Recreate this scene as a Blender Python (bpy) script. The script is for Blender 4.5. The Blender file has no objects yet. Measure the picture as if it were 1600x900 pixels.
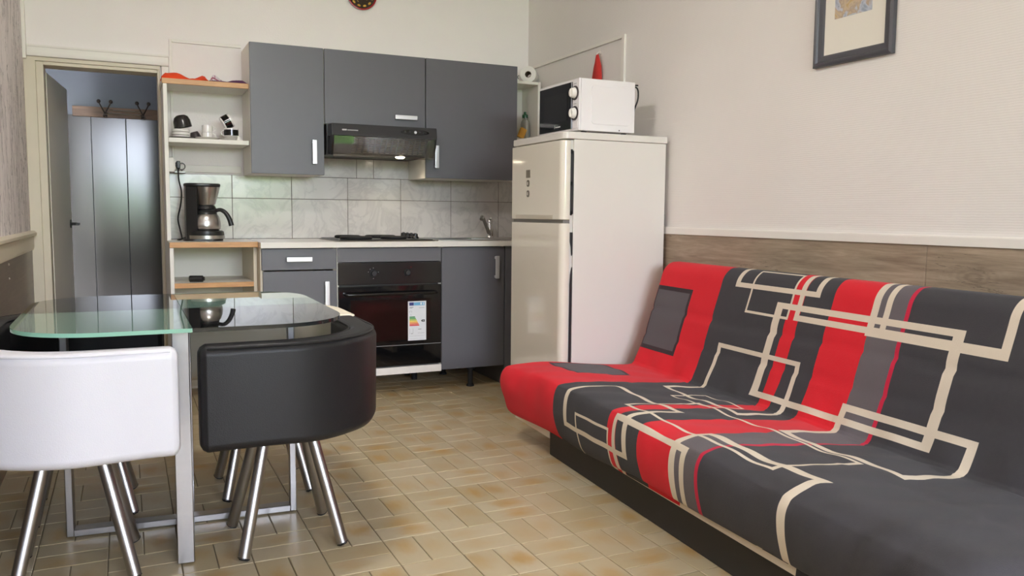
import bpy, bmesh, math, random
from mathutils import Vector, Matrix, Euler
import numpy as np
random.seed(7)
PI = math.pi
SC = bpy.context.scene
COL = SC.collection

# ------------------------------------------------------------------ camera
cam_d = bpy.data.cameras.new('camera')
cam_d.sensor_fit = 'HORIZONTAL'; cam_d.sensor_width = 36.0
cam_d.lens = 1278.82 / 1600.0 * 36.0
cam_d.clip_start = 0.05; cam_d.clip_end = 200
cam = bpy.data.objects.new('camera', cam_d); COL.objects.link(cam)
YAW, PITCH, ROLL = 0.4408, 0.0899, 0.0088
CAMP = Vector((-0.6301, -5.019, 1.0234))
_f = Vector((math.sin(YAW)*math.cos(PITCH), math.cos(YAW)*math.cos(PITCH), -math.sin(PITCH)))
_r = Vector((math.cos(YAW), -math.sin(YAW), 0)); _u = _r.cross(_f)
_r2 = _r*math.cos(ROLL) + _u*math.sin(ROLL); _u2 = -_r*math.sin(ROLL) + _u*math.cos(ROLL)
M = Matrix((_r2, _u2, -_f)).transposed().to_4x4(); M.translation = CAMP
cam.matrix_world = M
SC.camera = cam

# ------------------------------------------------------------------ light and exposure
world = bpy.data.worlds.new('sky'); SC.world = world; world.use_nodes = True
wn = world.node_tree; wn.nodes.clear()
w_out = wn.nodes.new('ShaderNodeOutputWorld'); w_bg = wn.nodes.new('ShaderNodeBackground')
w_bg.inputs[0].default_value = (0.80, 0.865, 1.02, 1); w_bg.inputs[1].default_value = 14.0
wn.links.new(w_bg.outputs[0], w_out.inputs[0])
# room limits
XL, XR, YR, YB, ZC = -1.085, 1.843, -8.2, 0.0, 2.55
WX0, WX1, WZ0, WZ1 = -1.0, 1.76, 0.95, 2.5          # wide french window behind the camera
pl_d = bpy.data.lights.new('window_portal', 'AREA'); pl_d.shape = 'RECTANGLE'
pl_d.size = WX1-WX0; pl_d.size_y = WZ1-WZ0; pl_d.cycles.is_portal = True
pl = bpy.data.objects.new('window_portal', pl_d); COL.objects.link(pl)
pl.location = ((WX0+WX1)/2, YR-0.05, (WZ0+WZ1)/2); pl.rotation_euler = (PI/2, 0, 0)
SC.view_settings.view_transform = 'Standard'; SC.view_settings.look = 'None'
SC.view_settings.gamma = 1.0; SC.view_settings.use_curve_mapping = False
SC.view_settings.exposure = 0.93
FILL_EMIT = 48.0
SC.cycles.use_denoising = True
SC.cycles.max_bounces = 10; SC.cycles.diffuse_bounces = 7; SC.cycles.glossy_bounces = 4
SC.cycles.transmission_bounces = 6; SC.cycles.transparent_max_bounces = 8
SC.cycles.sample_clamp_indirect = 6.0; SC.cycles.caustics_reflective = False; SC.cycles.caustics_refractive = False

# ------------------------------------------------------------------ materials
def srgb(r, g, b):
    def c(v):
        v /= 255.0
        return v/12.92 if v <= 0.04045 else ((v+0.055)/1.055)**2.4
    return (c(r), c(g), c(b), 1.0)

class NT:
    def __init__(self, name):
        self.m = bpy.data.materials.new(name); self.m.use_nodes = True
        self.t = self.m.node_tree; self.b = self.t.nodes['Principled BSDF']
    def n(self, typ, **kw):
        nd = self.t.nodes.new(typ)
        for k, v in kw.items(): setattr(nd, k, v)
        return nd
    def link(self, a, b): self.t.links.new(a, b)
    def math(self, op, a, b=None, c=None):
        nd = self.n('ShaderNodeMath', operation=op)
        for i, x in enumerate((a, b, c)):
            if x is None: continue
            if isinstance(x, (int, float)): nd.inputs[i].default_value = x
            else: self.link(x, nd.inputs[i])
        return nd.outputs[0]
    def mix(self, fac, a, b):
        nd = self.n('ShaderNodeMix', data_type='RGBA')
        for i, x in ((0, fac), (6, a), (7, b)):
            if isinstance(x, (int, float, tuple)): nd.inputs[i].default_value = x
            else: self.link(x, nd.inputs[i])
        return nd.outputs[2]
    def coords(self, which='Object', scale=(1, 1, 1)):
        tc = self.n('ShaderNodeTexCoord'); mp = self.n('ShaderNodeMapping')
        self.link(tc.outputs[which], mp.inputs[0]); mp.inputs['Scale'].default_value = scale
        return mp.outputs[0]
    def noise(self, vec, scale, detail=3, rough=0.5, dist=0.0):
        nd = self.n('ShaderNodeTexNoise'); self.link(vec, nd.inputs['Vector'])
        nd.inputs['Scale'].default_value = scale; nd.inputs['Detail'].default_value = detail
        nd.inputs['Roughness'].default_value = rough; nd.inputs['Distortion'].default_value = dist
        return nd.outputs[0]
    def ramp(self, fac, stops):
        nd = self.n('ShaderNodeValToRGB'); self.link(fac, nd.inputs[0])
        el = nd.color_ramp.elements
        while len(el) < len(stops): el.new(0.5)
        for e, (p, c) in zip(el, stops): e.position = p; e.color = c
        return nd.outputs[0]
    def bump(self, h, strength=0.2, dist=0.01):
        nd = self.n('ShaderNodeBump'); nd.inputs['Strength'].default_value = strength
        nd.inputs['Distance'].default_value = dist; self.link(h, nd.inputs['Height'])
        self.link(nd.outputs[0], self.b.inputs['Normal'])
    def set(self, col=None, rough=None, metal=None, spec=None, coat=None, sheen=None):
        b = self.b
        if col is not None:
            if isinstance(col, tuple): b.inputs['Base Color'].default_value = col
            else: self.link(col, b.inputs['Base Color'])
        if rough is not None:
            if isinstance(rough, (int, float)): b.inputs['Roughness'].default_value = rough
            else: self.link(rough, b.inputs['Roughness'])
        if metal is not None: b.inputs['Metallic'].default_value = metal
        if spec is not None: b.inputs['Specular IOR Level'].default_value = spec
        if coat is not None: b.inputs['Coat Weight'].default_value = coat
        if sheen is not None:
            b.inputs['Sheen Weight'].default_value = sheen; b.inputs['Sheen Roughness'].default_value = 0.5
        return self

MATS = {}
def simple(name, col, rough=0.5, metal=0.0, spec=0.5, coat=None, vary=0.04, scale=12, bump=0.0, bscale=80):
    """plain surface with a faint procedural mottling"""
    if name in MATS: return MATS[name]
    t = NT(name); v = t.coords('Object')
    n = t.noise(v, scale, 2)
    d = tuple(max(0, c*(1-vary)) for c in col[:3])+(1,); l = tuple(min(1, c*(1+vary)) for c in col[:3])+(1,)
    t.set(t.mix(n, d, l), rough, metal, spec, coat)
    if bump: t.bump(t.noise(v, bscale, 3), bump, 0.004)
    MATS[name] = t.m
    return t.m

m_wall = simple('white_plaster', srgb(243, 238, 236), 0.85, vary=0.02, scale=6, bump=0.25, bscale=160)
def wallpaper_ribbed():
    t = NT('ribbed_wallpaper'); v = t.coords('Object')
    w = t.n('ShaderNodeTexWave', wave_type='BANDS', bands_direction='Z'); t.link(v, w.inputs[0])
    w.inputs['Scale'].default_value = 38; w.inputs['Distortion'].default_value = 1.5; w.inputs['Detail'].default_value = 2
    t.set(t.mix(t.noise(v, 3, 2), srgb(228, 224, 219), srgb(232, 228, 224)), 0.8)
    t.bump(w.outputs[1], 0.12, 0.003)
    return t.m
m_ribbed = wallpaper_ribbed()
m_white = simple('white_paint', srgb(233, 229, 222), 0.45, vary=0.015)
m_cream = simple('cream_paint', srgb(214, 204, 182), 0.4, vary=0.03)
m_melamine = simple('white_melamine', srgb(228, 224, 214), 0.4, vary=0.015)
m_beige = simple('beige_melamine', srgb(214, 204, 182), 0.45, vary=0.02)
m_grey = simple('graphite_laminate', srgb(96, 96, 101), 0.38, vary=0.03, scale=30, bump=0.08, bscale=240)
m_gloss_white = simple('glossy_white_enamel', srgb(228, 222, 208), 0.12, vary=0.01, coat=0.3)
m_white_enamel = simple('white_enamel', srgb(220, 216, 209), 0.32, vary=0.01)
m_mw_white = simple('white_coated_steel', srgb(234, 230, 231), 0.35, vary=0.01)
m_black_gloss = simple('black_glass', srgb(16, 16, 17), 0.05, vary=0.05)
m_black = simple('black_plastic', srgb(28, 28, 29), 0.35, vary=0.06)
m_black_matte = simple('black_rubber', srgb(24, 24, 24), 0.7, vary=0.06)
m_hood = simple('black_enamel', srgb(44, 44, 46), 0.3, vary=0.04)
m_steel = simple('brushed_steel', srgb(190, 188, 184), 0.28, metal=1.0, vary=0.05, scale=40)
m_chrome = simple('chrome', srgb(215, 215, 215), 0.1, metal=1.0, vary=0.02)
m_tube = simple('brushed_tube_steel', srgb(176, 175, 175), 0.3, metal=1.0, vary=0.05, scale=50)
m_handle = simple('satin_aluminium', srgb(222, 222, 224), 0.3, metal=0.6, vary=0.03)
m_ceramic = simple('white_ceramic', srgb(235, 232, 228), 0.15, vary=0.015)
m_darkcer = simple('charcoal_ceramic', srgb(45, 42, 42), 0.2, vary=0.2, scale=60)
m_greycer = simple('grey_ceramic', srgb(105, 100, 98), 0.3, vary=0.06)
m_paper = simple('white_paper', srgb(236, 232, 226), 0.9, vary=0.02)
m_red = simple('red_cotton', srgb(196, 52, 46), 0.9, vary=0.12, scale=90, bump=0.3, bscale=300)
m_orange = simple('orange_cotton', srgb(238, 74, 30), 0.9, vary=0.1, scale=60, bump=0.3, bscale=200)
m_purple = simple('purple_cotton', srgb(98, 56, 96), 0.9, vary=0.2, scale=60, bump=0.3, bscale=200)
m_white_leather = simple('white_leatherette', srgb(222, 222, 230), 0.42, vary=0.012, scale=20, bump=0.12, bscale=320)
m_cream_leather = simple('cream_white_leatherette', srgb(232, 225, 206), 0.5, spec=0.3, vary=0.012, scale=20, bump=0.12, bscale=320)
m_black_leather = simple('black_leatherette', srgb(32, 32, 34), 0.42, spec=0.3, vary=0.06, scale=30, bump=0.18, bscale=320)
m_grout = simple('grey_grout', srgb(128, 116, 92), 0.85, vary=0.1)
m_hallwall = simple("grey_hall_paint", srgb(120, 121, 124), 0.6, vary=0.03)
m_hobmetal = simple('dark_steel_tray', srgb(120, 116, 110), 0.3, metal=1.0, vary=0.05)
m_yellow = simple('yellow_sponge', srgb(222, 168, 74), 0.95, vary=0.12, scale=120, bump=0.5, bscale=200)
m_green = simple('green_plastic', srgb(28, 84, 48), 0.35, vary=0.05)
m_blue_lbl = simple('pale_blue_label', srgb(150, 178, 198), 0.4, vary=0.25, scale=70)
m_grass = simple('leaf_green', srgb(104, 150, 70), 0.7, vary=0.7, scale=3)

def wood(name, c0, c1, axis='X', rough=0.45, scale=1.0, knots=False):
    t = NT(name)
    sc = {'X': (1.2, 14, 14), 'Y': (14, 1.2, 14), 'Z': (14, 14, 1.2)}[axis]
    v = t.coords('Object', tuple(s*scale for s in sc))
    n = t.noise(v, 2.2, 6, 0.62, 0.8); n2 = t.noise(v, 9, 4, 0.6, 0.3)
    f = t.math('ADD', t.math('MULTIPLY', n, 0.7), t.math('MULTIPLY', n2, 0.3))
    c = t.ramp(f, [(0.34, c0), (0.52, tuple((a+b)/2 for a, b in zip(c0, c1))), (0.68, c1)])
    if knots:
        mp = {'X': (1.5, 3.6, 3.6), 'Y': (3.6, 1.5, 3.6), 'Z': (3.6, 3.6, 1.5)}[axis]
        vo = t.n('ShaderNodeTexVoronoi'); t.link(t.coords('Object', mp), vo.inputs['Vector']); vo.inputs['Scale'].default_value = 1.7; vo.inputs['Randomness'].default_value = 1.0
        d = t.math('ADD', vo.outputs['Distance'], t.math('MULTIPLY', t.math('SUBTRACT', n2, 0.5), 0.10))
        rings = t.math('MULTIPLY', t.math('ADD', t.math('MULTIPLY', t.math('SINE', t.math('MULTIPLY', d, 95.0)), 0.5), 0.5), t.math('EXPONENT', t.math('MULTIPLY', d, -9.0)))
        c = t.mix(t.math('MULTIPLY', rings, 0.75), c, tuple(x*0.45 for x in c0[:3])+(1,))
        core = t.math('LESS_THAN', d, 0.035); c = t.mix(t.math('MULTIPLY', core, 0.6), c, tuple(x*0.3 for x in c0[:3])+(1,))
        cn = t.noise(t.coords('Object', tuple(x*0.55 for x in sc)), 1.7, 5, 0.6, 1.6)
        cr = t.math('LESS_THAN', t.math('ABSOLUTE', t.math('SUBTRACT', cn, 0.47)), 0.0045)
        gate = t.math('GREATER_THAN', t.noise(t.coords('Object', mp), 1.1, 2), 0.52)
        c = t.mix(t.math('MULTIPLY', t.math('MULTIPLY', cr, gate), 0.6), c, tuple(x*0.4 for x in c0[:3])+(1,))
    t.set(c, rough); t.bump(f, 0.08, 0.004)
    return t.m
m_oak = wood('oak_edge_band', srgb(186, 132, 76), srgb(216, 168, 108), 'X', 0.4)
m_panel_r = wood('weathered_oak_panel', srgb(128, 112, 94), srgb(178, 160, 138), 'Y', 0.5, 1.0, True)
m_panel_l = wood('brown_grey_panel', srgb(100, 88, 76), srgb(132, 118, 104), 'Y', 0.35, 0.6)
m_rack = wood('rustic_pine', srgb(96, 72, 52), srgb(146, 112, 84), 'X', 0.5)
def whitewash():
    t = NT('whitewashed_wood_wallpaper'); v = t.coords('Object', (16, 16, 1.8))
    n = t.noise(v, 1.6, 6, 0.68, 1.0)
    c = t.ramp(n, [(0.32, srgb(190, 182, 183)), (0.46, srgb(228, 221, 221)), (0.66, srgb(240, 234, 232))])
    n2 = t.noise(t.coords('Object', (6, 6, 1.3)), 1.5, 4, 0.62, 2.4)
    cr = t.math('LESS_THAN', t.math('ABSOLUTE', t.math('SUBTRACT', n2, 0.5)), 0.014)
    g = t.math('GREATER_THAN', t.noise(t.coords('Object', (4, 4, 3)), 1.5, 2), 0.42)
    c = t.mix(t.math('MULTIPLY', t.math('MULTIPLY', cr, g), 0.7), c, srgb(84, 76, 82))
    t.set(c, 0.75); return t.m
m_whitewash = whitewash()

def marble():
    t = NT('marbled_wall_tile'); v = t.coords('Object')
    oi = t.n('ShaderNodeObjectInfo'); vm = t.n('ShaderNodeVectorMath', operation='ADD'); t.link(v, vm.inputs[0])
    cx = t.n('ShaderNodeCombineXYZ'); r = t.math('MULTIPLY', oi.outputs['Random'], 40.0)
    t.link(r, cx.inputs[0]); t.link(r, cx.inputs[2]); t.link(cx.outputs[0], vm.inputs[1]); v = vm.outputs[0]
    n = t.noise(v, 4.0, 5, 0.6, 1.6)
    vein = t.math('SUBTRACT', 1.0, t.math('MULTIPLY', t.math('ABSOLUTE', t.math('SUBTRACT', n, 0.5)), 16.0))
    vein = t.math('MAXIMUM', vein, 0.0)
    c = t.mix(t.math('MULTIPLY', vein, 0.35), srgb(208, 205, 201), srgb(166, 164, 164))
    t.set(c, 0.16); t.bump(t.noise(v, 5, 2), 0.06, 0.02)
    return t.m
m_marble = marble()

def floor_tile(name, joined):
    t = NT(name)
    uv = t.n('ShaderNodeTexCoord').outputs['UV']
    if joined:
        a = t.n('ShaderNodeAttribute', attribute_name='tint'); rnd = a.outputs['Fac']
    else:
        rnd = t.n('ShaderNodeObjectInfo').outputs['Random']
    cx = t.n('ShaderNodeCombineXYZ'); t.link(t.math('MULTIPLY', rnd, 77.0), cx.inputs[0]); t.link(t.math('MULTIPLY', rnd, 31.0), cx.inputs[1])
    vm = t.n('ShaderNodeVectorMath', operation='ADD'); t.link(uv, vm.inputs[0]); t.link(cx.outputs[0], vm.inputs[1]); v = vm.outputs[0]
    sp = t.n('ShaderNodeSeparateXYZ'); t.link(uv, sp.inputs[0])
    r2 = t.math('FRACT', t.math('MULTIPLY', rnd, 7.31)); r3 = t.math('FRACT', t.math('MULTIPLY', rnd, 13.7))
    du = t.math('SUBTRACT', sp.outputs[0], t.math('ADD', 0.3, t.math('MULTIPLY', r2, 0.4)))
    dv = t.math('MULTIPLY', t.math('SUBTRACT', sp.outputs[1], t.math('ADD', 0.3, t.math('MULTIPLY', r3, 0.4))), 0.62)
    d = t.math('SQRT', t.math('ADD', t.math('MULTIPLY', du, du), t.math('MULTIPLY', dv, dv)))
    d = t.math('ADD', d, t.math('MULTIPLY', t.math('SUBTRACT', t.noise(v, 2.6, 3), 0.5), 0.5))
    sm = t.n('ShaderNodeMapRange', interpolation_type='SMOOTHSTEP'); t.link(d, sm.inputs[0])
    sm.inputs[1].default_value = 0.42; sm.inputs[2].default_value = 0.0; sm.inputs[3].default_value = 0.0; sm.inputs[4].default_value = 1.0
    amt = t.math('MULTIPLY', sm.outputs[0], t.math('ADD', 0.12, t.math('MULTIPLY', t.math('FRACT', t.math('MULTIPLY', rnd, 3.17)), 0.75)))
    base = t.mix(t.math('FRACT', t.math('MULTIPLY', rnd, 19.3)), srgb(180, 165, 132), srgb(194, 182, 154))
    base = t.mix(t.math('MULTIPLY', t.noise(v, 1.4, 2), 0.3), base, srgb(172, 152, 112))
    c = t.mix(amt, base, srgb(176, 139, 78))
    t.set(c, 0.34, spec=0.45); t.bump(t.noise(v, 3, 2), 0.05, 0.02)
    return t.m
m_tile_one = floor_tile('glazed_floor_tile', False); m_tile_join = floor_tile('glazed_floor_tile_far', True)

def emit(name, col, strength):
    t = NT(name); t.set((0, 0, 0, 1)); t.b.inputs['Emission Color'].default_value = col
    t.b.inputs['Emission Strength'].default_value = strength
    return t.m
def glass(name, col, rough=0.0):
    t = NT(name); t.set(col, rough); t.b.inputs['Transmission Weight'].default_value = 1.0
    t.b.inputs['IOR'].default_value = 1.45
    return t.m

# ------------------------------------------------------------------ mesh helpers
W = {}
def thing(name, label, cat, loc=(0, 0, 0), rotz=0.0, group=None):
    o = bpy.data.objects.new(name, None); COL.objects.link(o); o.empty_display_size = 0.05
    o.location = loc; o.rotation_euler = (0, 0, rotz)
    W[o] = Matrix.Translation(Vector(loc)) @ Matrix.Rotation(rotz, 4, 'Z')
    o['label'] = label; o['category'] = cat
    if group: o['group'] = group
    return o
def tag(o, label, cat, group=None):
    o['label'] = label; o['category'] = cat
    if group: o['group'] = group
    return o
def obj(name, bm, mat, parent=None, smooth=True, angle=40, local=False, label=None, kind=None, world_loc=None):
    """link the bmesh as ONE mesh object; vertices are in world space unless local"""
    me = bpy.data.meshes.new(name)
    bm.normal_update()
    o = bpy.data.objects.new(name, me); COL.objects.link(o)
    if parent is not None:
        o.parent = parent; W[o] = W[parent]
        if not local: bm.transform(W[parent].inverted())
    else:
        org = Vector(world_loc) if world_loc is not None else Vector((0, 0, 0))
        if world_loc is None and bm.verts:
            xs = [v.co for v in bm.verts]
            org = Vector(((min(v.x for v in xs)+max(v.x for v in xs))/2, (min(v.y for v in xs)+max(v.y for v in xs))/2, min(v.z for v in xs)))
        bm.transform(Matrix.Translation(-org)); o.location = org; W[o] = Matrix.Translation(org)
    bm.to_mesh(me); bm.free()
    if mat is not None:
        for mm in (mat if isinstance(mat, (list, tuple)) else [mat]): me.materials.append(mm)
    if smooth:
        me.polygons.foreach_set('use_smooth', [True]*len(me.polygons)); me.set_sharp_from_angle(angle=math.radians(angle))
        wm = o.modifiers.new('weighted_normals', 'WEIGHTED_NORMAL'); wm.keep_sharp = True; wm.weight = 80
    if label: o['label'] = label
    if kind: o['kind'] = kind
    return o
def struct(name, bm, mat, parent=None, **kw):
    return obj(name, bm, mat, parent, kind='structure' if parent is None else None, **kw)

def B(): return bmesh.new()
def box(bm, x0, x1, y0, y1, z0, z1, bev=0.0, seg=2, mi=0):
    x0, x1 = sorted((x0, x1)); y0, y1 = sorted((y0, y1)); z0, z1 = sorted((z0, z1))
    vs = [bm.verts.new(p) for p in ((x0, y0, z0), (x1, y0, z0), (x1, y1, z0), (x0, y1, z0), (x0, y0, z1), (x1, y0, z1), (x1, y1, z1), (x0, y1, z1))]
    fs = [bm.faces.new([vs[i] for i in q]) for q in ((0, 3, 2, 1), (4, 5, 6, 7), (0, 1, 5, 4), (1, 2, 6, 5), (2, 3, 7, 6), (3, 0, 4, 7))]
    for f in fs: f.material_index = mi
    if bev > 0:
        es = list({e for f in fs for e in f.edges})
        bmesh.ops.bevel(bm, geom=es, offset=bev, segments=seg, affect='EDGES', profile=0.5)
    return bm
def bxp(x0, x1, y0, y1, z0, z1, bev=0.0, seg=2): return box(B(), x0, x1, y0, y1, z0, z1, bev, seg)
def frame_for(d):
    d = Vector(d).normalized(); a = Vector((0, 0, 1)) if abs(d.z) < 0.9 else Vector((1, 0, 0))
    x = a.cross(d).normalized(); return x, d.cross(x), d
def cyl(bm, p0, p1, r0, r1=None, n=20, bev=0.0):
    """capped cylinder or cone from p0 to p1, optionally with a rounded rim"""
    p0, p1 = Vector(p0), Vector(p1); r1 = r0 if r1 is None else r1
    d = p1-p0; L = d.length
    b = min(bev, L*0.45)
    prof = [(0, 0), (r0-b, 0), (r0, b), (r1, L-b), (r1-b, L), (0, L)] if b > 0 else [(0, 0), (r0, 0), (r1, L), (0, L)]
    return lathe(bm, prof, p0, d, n)
def lathe(bm, prof, org=(0, 0, 0), axis=(0, 0, 1), n=24, sx=1.0, sy=1.0):
    x, y, z = frame_for(axis); org = Vector(org); rings = []
    for r, h in prof:
        if r < 1e-6: rings.append([bm.verts.new(org+z*h)])
        else: rings.append([bm.verts.new(org+z*h+x*(r*sx*math.cos(2*PI*k/n))+y*(r*sy*math.sin(2*PI*k/n))) for k in range(n)])
    for a, b in zip(rings, rings[1:]):
        for k in range(n):
            k2 = (k+1) % n
            if len(a) == 1 and len(b) == 1: continue
            if len(a) == 1: bm.faces.new((a[0], b[k2], b[k]))
            elif len(b) == 1: bm.faces.new((a[k], a[k2], b[0]))
            else: bm.faces.new((a[k], a[k2], b[k2], b[k]))
    return bm
def catmull(P, n=8):
    P = [Vector(p) for p in P]; out = []
    for i in range(len(P)-1):
        a, b, c, d = P[max(i-1, 0)], P[i], P[i+1], P[min(i+2, len(P)-1)]
        for k in range(n):
            u = k/n
            out.append(0.5*((2*b)+(-a+c)*u+(2*a-5*b+4*c-d)*u*u+(-a+3*b-3*c+d)*u**3))
    out.append(P[-1]); return out
def tube(bm, pts, r, n=10, cap=True):
    pts = [Vector(p) for p in pts]; rings = []; up = None
    for i, p in enumerate(pts):
        d = (pts[min(i+1, len(pts)-1)]-pts[max(i-1, 0)]).normalized()
        if up is None: x, y, _ = frame_for(d)
        else:
            x = (up-d*up.dot(d)).normalized(); y = d.cross(x)
        up = x; rr = r[i] if isinstance(r, (list, tuple)) else r
        rings.append([bm.verts.new(p+x*(rr*math.cos(2*PI*k/n))+y*(rr*math.sin(2*PI*k/n))) for k in range(n)])
    for a, b in zip(rings, rings[1:]):
        for k in range(n): bm.faces.new((a[k], a[(k+1) % n], b[(k+1) % n], b[k]))
    if cap:
        bm.faces.new(list(reversed(rings[0]))); bm.faces.new(rings[-1])
    return bm
def prism(bm, poly, axis, a0, a1, bev=0.0, seg=2):
    """extrude a 2-D polygon along axis 'X','Y' or 'Z' from a0 to a1"""
    def P(u, v, w): return {'X': (w, u, v), 'Y': (u, w, v), 'Z': (u, v, w)}[axis]
    lo = [bm.verts.new(P(u, v, a0)) for u, v in poly]; hi = [bm.verts.new(P(u, v, a1)) for u, v in poly]
    fs = [bm.faces.new(lo), bm.faces.new(hi)]; n = len(poly)
    for k in range(n): fs.append(bm.faces.new((lo[k], lo[(k+1) % n], hi[(k+1) % n], hi[k])))
    bmesh.ops.recalc_face_normals(bm, faces=fs)
    if bev > 0:
        es = list({e for f in fs[:2] for e in f.edges})
        bmesh.ops.bevel(bm, geom=es, offset=bev, segments=seg, affect='EDGES', profile=0.5)
    return bm
def rrect(w, h, r, n=6, cx=0.0, cy=0.0):
    out = []
    for ax, ay, a0 in ((w/2-r, h/2-r, 0), (-w/2+r, h/2-r, 90), (-w/2+r, -h/2+r, 180), (w/2-r, -h/2+r, 270)):
        for k in range(n+1):
            a = math.radians(a0+90*k/n); out.append((cx+ax+r*math.cos(a), cy+ay+r*math.sin(a)))
    return out
def rot(bm, ang, axis, cent):
    bmesh.ops.rotate(bm, verts=bm.verts, cent=Vector(cent), matrix=Matrix.Rotation(ang, 3, axis)); return bm
def copy_tree(o, parent=None):
    c = o.copy(); COL.objects.link(c); c.parent = parent
    for ch in list(o.children): copy_tree(ch, c)
    return c

# ================================================================== STRUCTURE
T = 0.12
DX0, DX1, DZ = -1.03, -0.437, 1.80          # doorway in the back wall
floor_bm = bxp(XL-T, XR+T, YR-T, 1.35, -0.12, -0.0025)
floor = struct('floor', floor_bm, m_grout)
struct('ceiling', bxp(XL-T, XR+T, YR-T, YB+T, ZC, ZC+0.1), m_wall)
bm = B(); box(bm, XL-T, DX0, YB, YB+T, 0, ZC); box(bm, DX1, XR+T, YB, YB+T, 0, ZC); box(bm, DX0, DX1, YB, YB+T, DZ, ZC)
wall_back = struct('wall_back', bm, m_wall)
wall_right = struct('wall_right', bxp(XR, XR+T, YR-T, YB, 0, ZC), m_ribbed)
wall_left = struct('wall_left', bxp(XL-T, XL, YR-T, YB, 0, ZC), m_whitewash)
bm = B(); box(bm, XL-T, WX0, YR-T, YR, 0, ZC); box(bm, WX1, XR+T, YR-T, YR, 0, ZC); box(bm, WX0, WX1, YR-T, YR, WZ1, ZC); box(bm, WX0, WX1, YR-T, YR, 0, WZ0)
struct('wall_rear', bm, m_wall)
# lower panelling: separate boards butted together
for y0, y1 in ((-1.55, -0.02), (-3.1, -1.552), (-4.6, -3.102), (YR, -4.602)):
    obj('panel', bxp(XR-0.009, XR, y0, y1, 0.0, 0.934, 0.001, 1), m_panel_r, wall_right)
for y0, y1 in ((-1.4, -0.03), (-2.9, -1.402), (-4.4, -2.902), (YR, -4.402)):
    p = obj('panel', bxp(XL, XL+0.006, y0, y1, 0.0, 0.82, 0.001, 1), m_panel_l, wall_left)
    if y1 == -0.03:
        for z in (0.795, 0.735, 0.4):
            obj('screw', cyl(B(), (XL+0.006, -1.02, z), (XL+0.010, -1.02, z), 0.006, 0.004, 12), m_steel, p)
# dado rails
struct('trim_1', prism(B(), [(XR-0.016, 0.932), (XR, 0.932), (XR, 0.966), (XR-0.012, 0.966), (XR-0.016, 0.958)], 'Y', YR, -0.03, 0.001, 1), m_white)
struct('trim_2', prism(B(), [(XL, 0.815), (XL+0.012, 0.815), (XL+0.016, 0.83), (XL+0.016, 0.885), (XL+0.03, 0.893), (XL+0.03, 0.905), (XL+0.02, 0.915), (XL, 0.915)], 'Y', YR, -0.03, 0.001, 1), m_cream)
# mouldings over the doorway, in the left corner, and round the kitchen recess
struct('trim_3', prism(B(), [(0, 1.821), (-0.034, 1.821), (-0.038, 1.826), (-0.038, 1.844), (-0.026, 1.846), (-0.026, 1.868), (-0.030, 1.872), (-0.030, 1.880), (0, 1.880)], 'X', XL+0.018, -0.388, 0.0008, 1), m_white)
bm = B(); box(bm, -0.387, -0.3825, -0.03, 0, 1.7195, 1.875, 0.001, 1); box(bm, -0.424, -0.388, -0.022, 0, 1.7195, 1.8205, 0.001, 1)
struct('trim_10', bm, m_white)
struct('trim_4', bxp(XL, XL+0.017, -0.042, 0, 1.805, ZC, 0.003), m_white)
struct('trim_5', bxp(-0.382, -0.368, -0.012, 0, 1.28, 1.975, 0.002), m_white)
struct('trim_6', bxp(-0.368, 0.0, -0.012, 0, 1.958, 1.975, 0.002), m_white)
struct('trim_7', bxp(XR-0.014, XR, -1.165, 0, 1.978, 1.996, 0.003), m_white)
struct('trim_8', bxp(XR-0.014, XR, -1.195, -1.165, 0.966, 1.996, 0.003), m_white)
struct('trim_9', bxp(-0.41, -0.012, -0.014, 0, 1.245, 1.285, 0.003), m_melamine)
# doorway: casing and lining (structure), the hall behind it
door_1 = struct('door_1', prism(B(), [(XL+0.0005, 0), (XL+0.0005, 1.8205), (DX1+0.005, 1.8205), (DX1+0.005, 0), (DX1, 0), (DX1, DZ), (DX0, DZ), (DX0, 0)], 'Y', -0.022, -0.0005, 0.002, 2), m_cream)
bm = B(); box(bm, DX0, DX0+0.035, -0.006, 0.125, 0, DZ, 0.002); box(bm, DX1-0.009, DX1, -0.022, 0.125, 0, DZ, 0.002); box(bm, DX0+0.035, DX1-0.009, -0.012, 0.125, DZ-0.018, DZ, 0.002)
obj('door_lining', bm, m_cream, door_1)
HX0, HX1, HY1, HZ = -1.35, 0.15, 1.22, 2.3
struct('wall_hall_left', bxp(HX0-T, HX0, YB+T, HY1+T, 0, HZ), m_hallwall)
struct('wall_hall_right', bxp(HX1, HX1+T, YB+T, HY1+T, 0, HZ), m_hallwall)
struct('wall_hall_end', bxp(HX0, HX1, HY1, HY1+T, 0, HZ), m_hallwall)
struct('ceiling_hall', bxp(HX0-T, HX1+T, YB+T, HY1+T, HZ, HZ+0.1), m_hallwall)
# open door leaf swung into the hall
leaf = thing('hall_door', 'flat beige door leaf standing open into the dim hall', 'door', (DX0+0.02, 0.127, 0.01), math.radians(-5))
m_leaf = simple('beige_door_paint', srgb(236, 228, 214), 0.4, vary=0.02)
obj('leaf', bxp(-0.02, 0.018, 0.004, 0.68, 0, 1.755, 0.003), m_leaf, leaf, local=True)
bm = B(); tube(bm, [(0.018, 0.625, 0.93), (0.05, 0.625, 0.93), (0.062, 0.617, 0.93), (0.065, 0.54, 0.93)], 0.009, 10)
cyl(bm, (0.018, 0.625, 0.93), (0.023, 0.625, 0.93), 0.026, None, 18)
obj('handle', bm, m_black, leaf, local=True)
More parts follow.
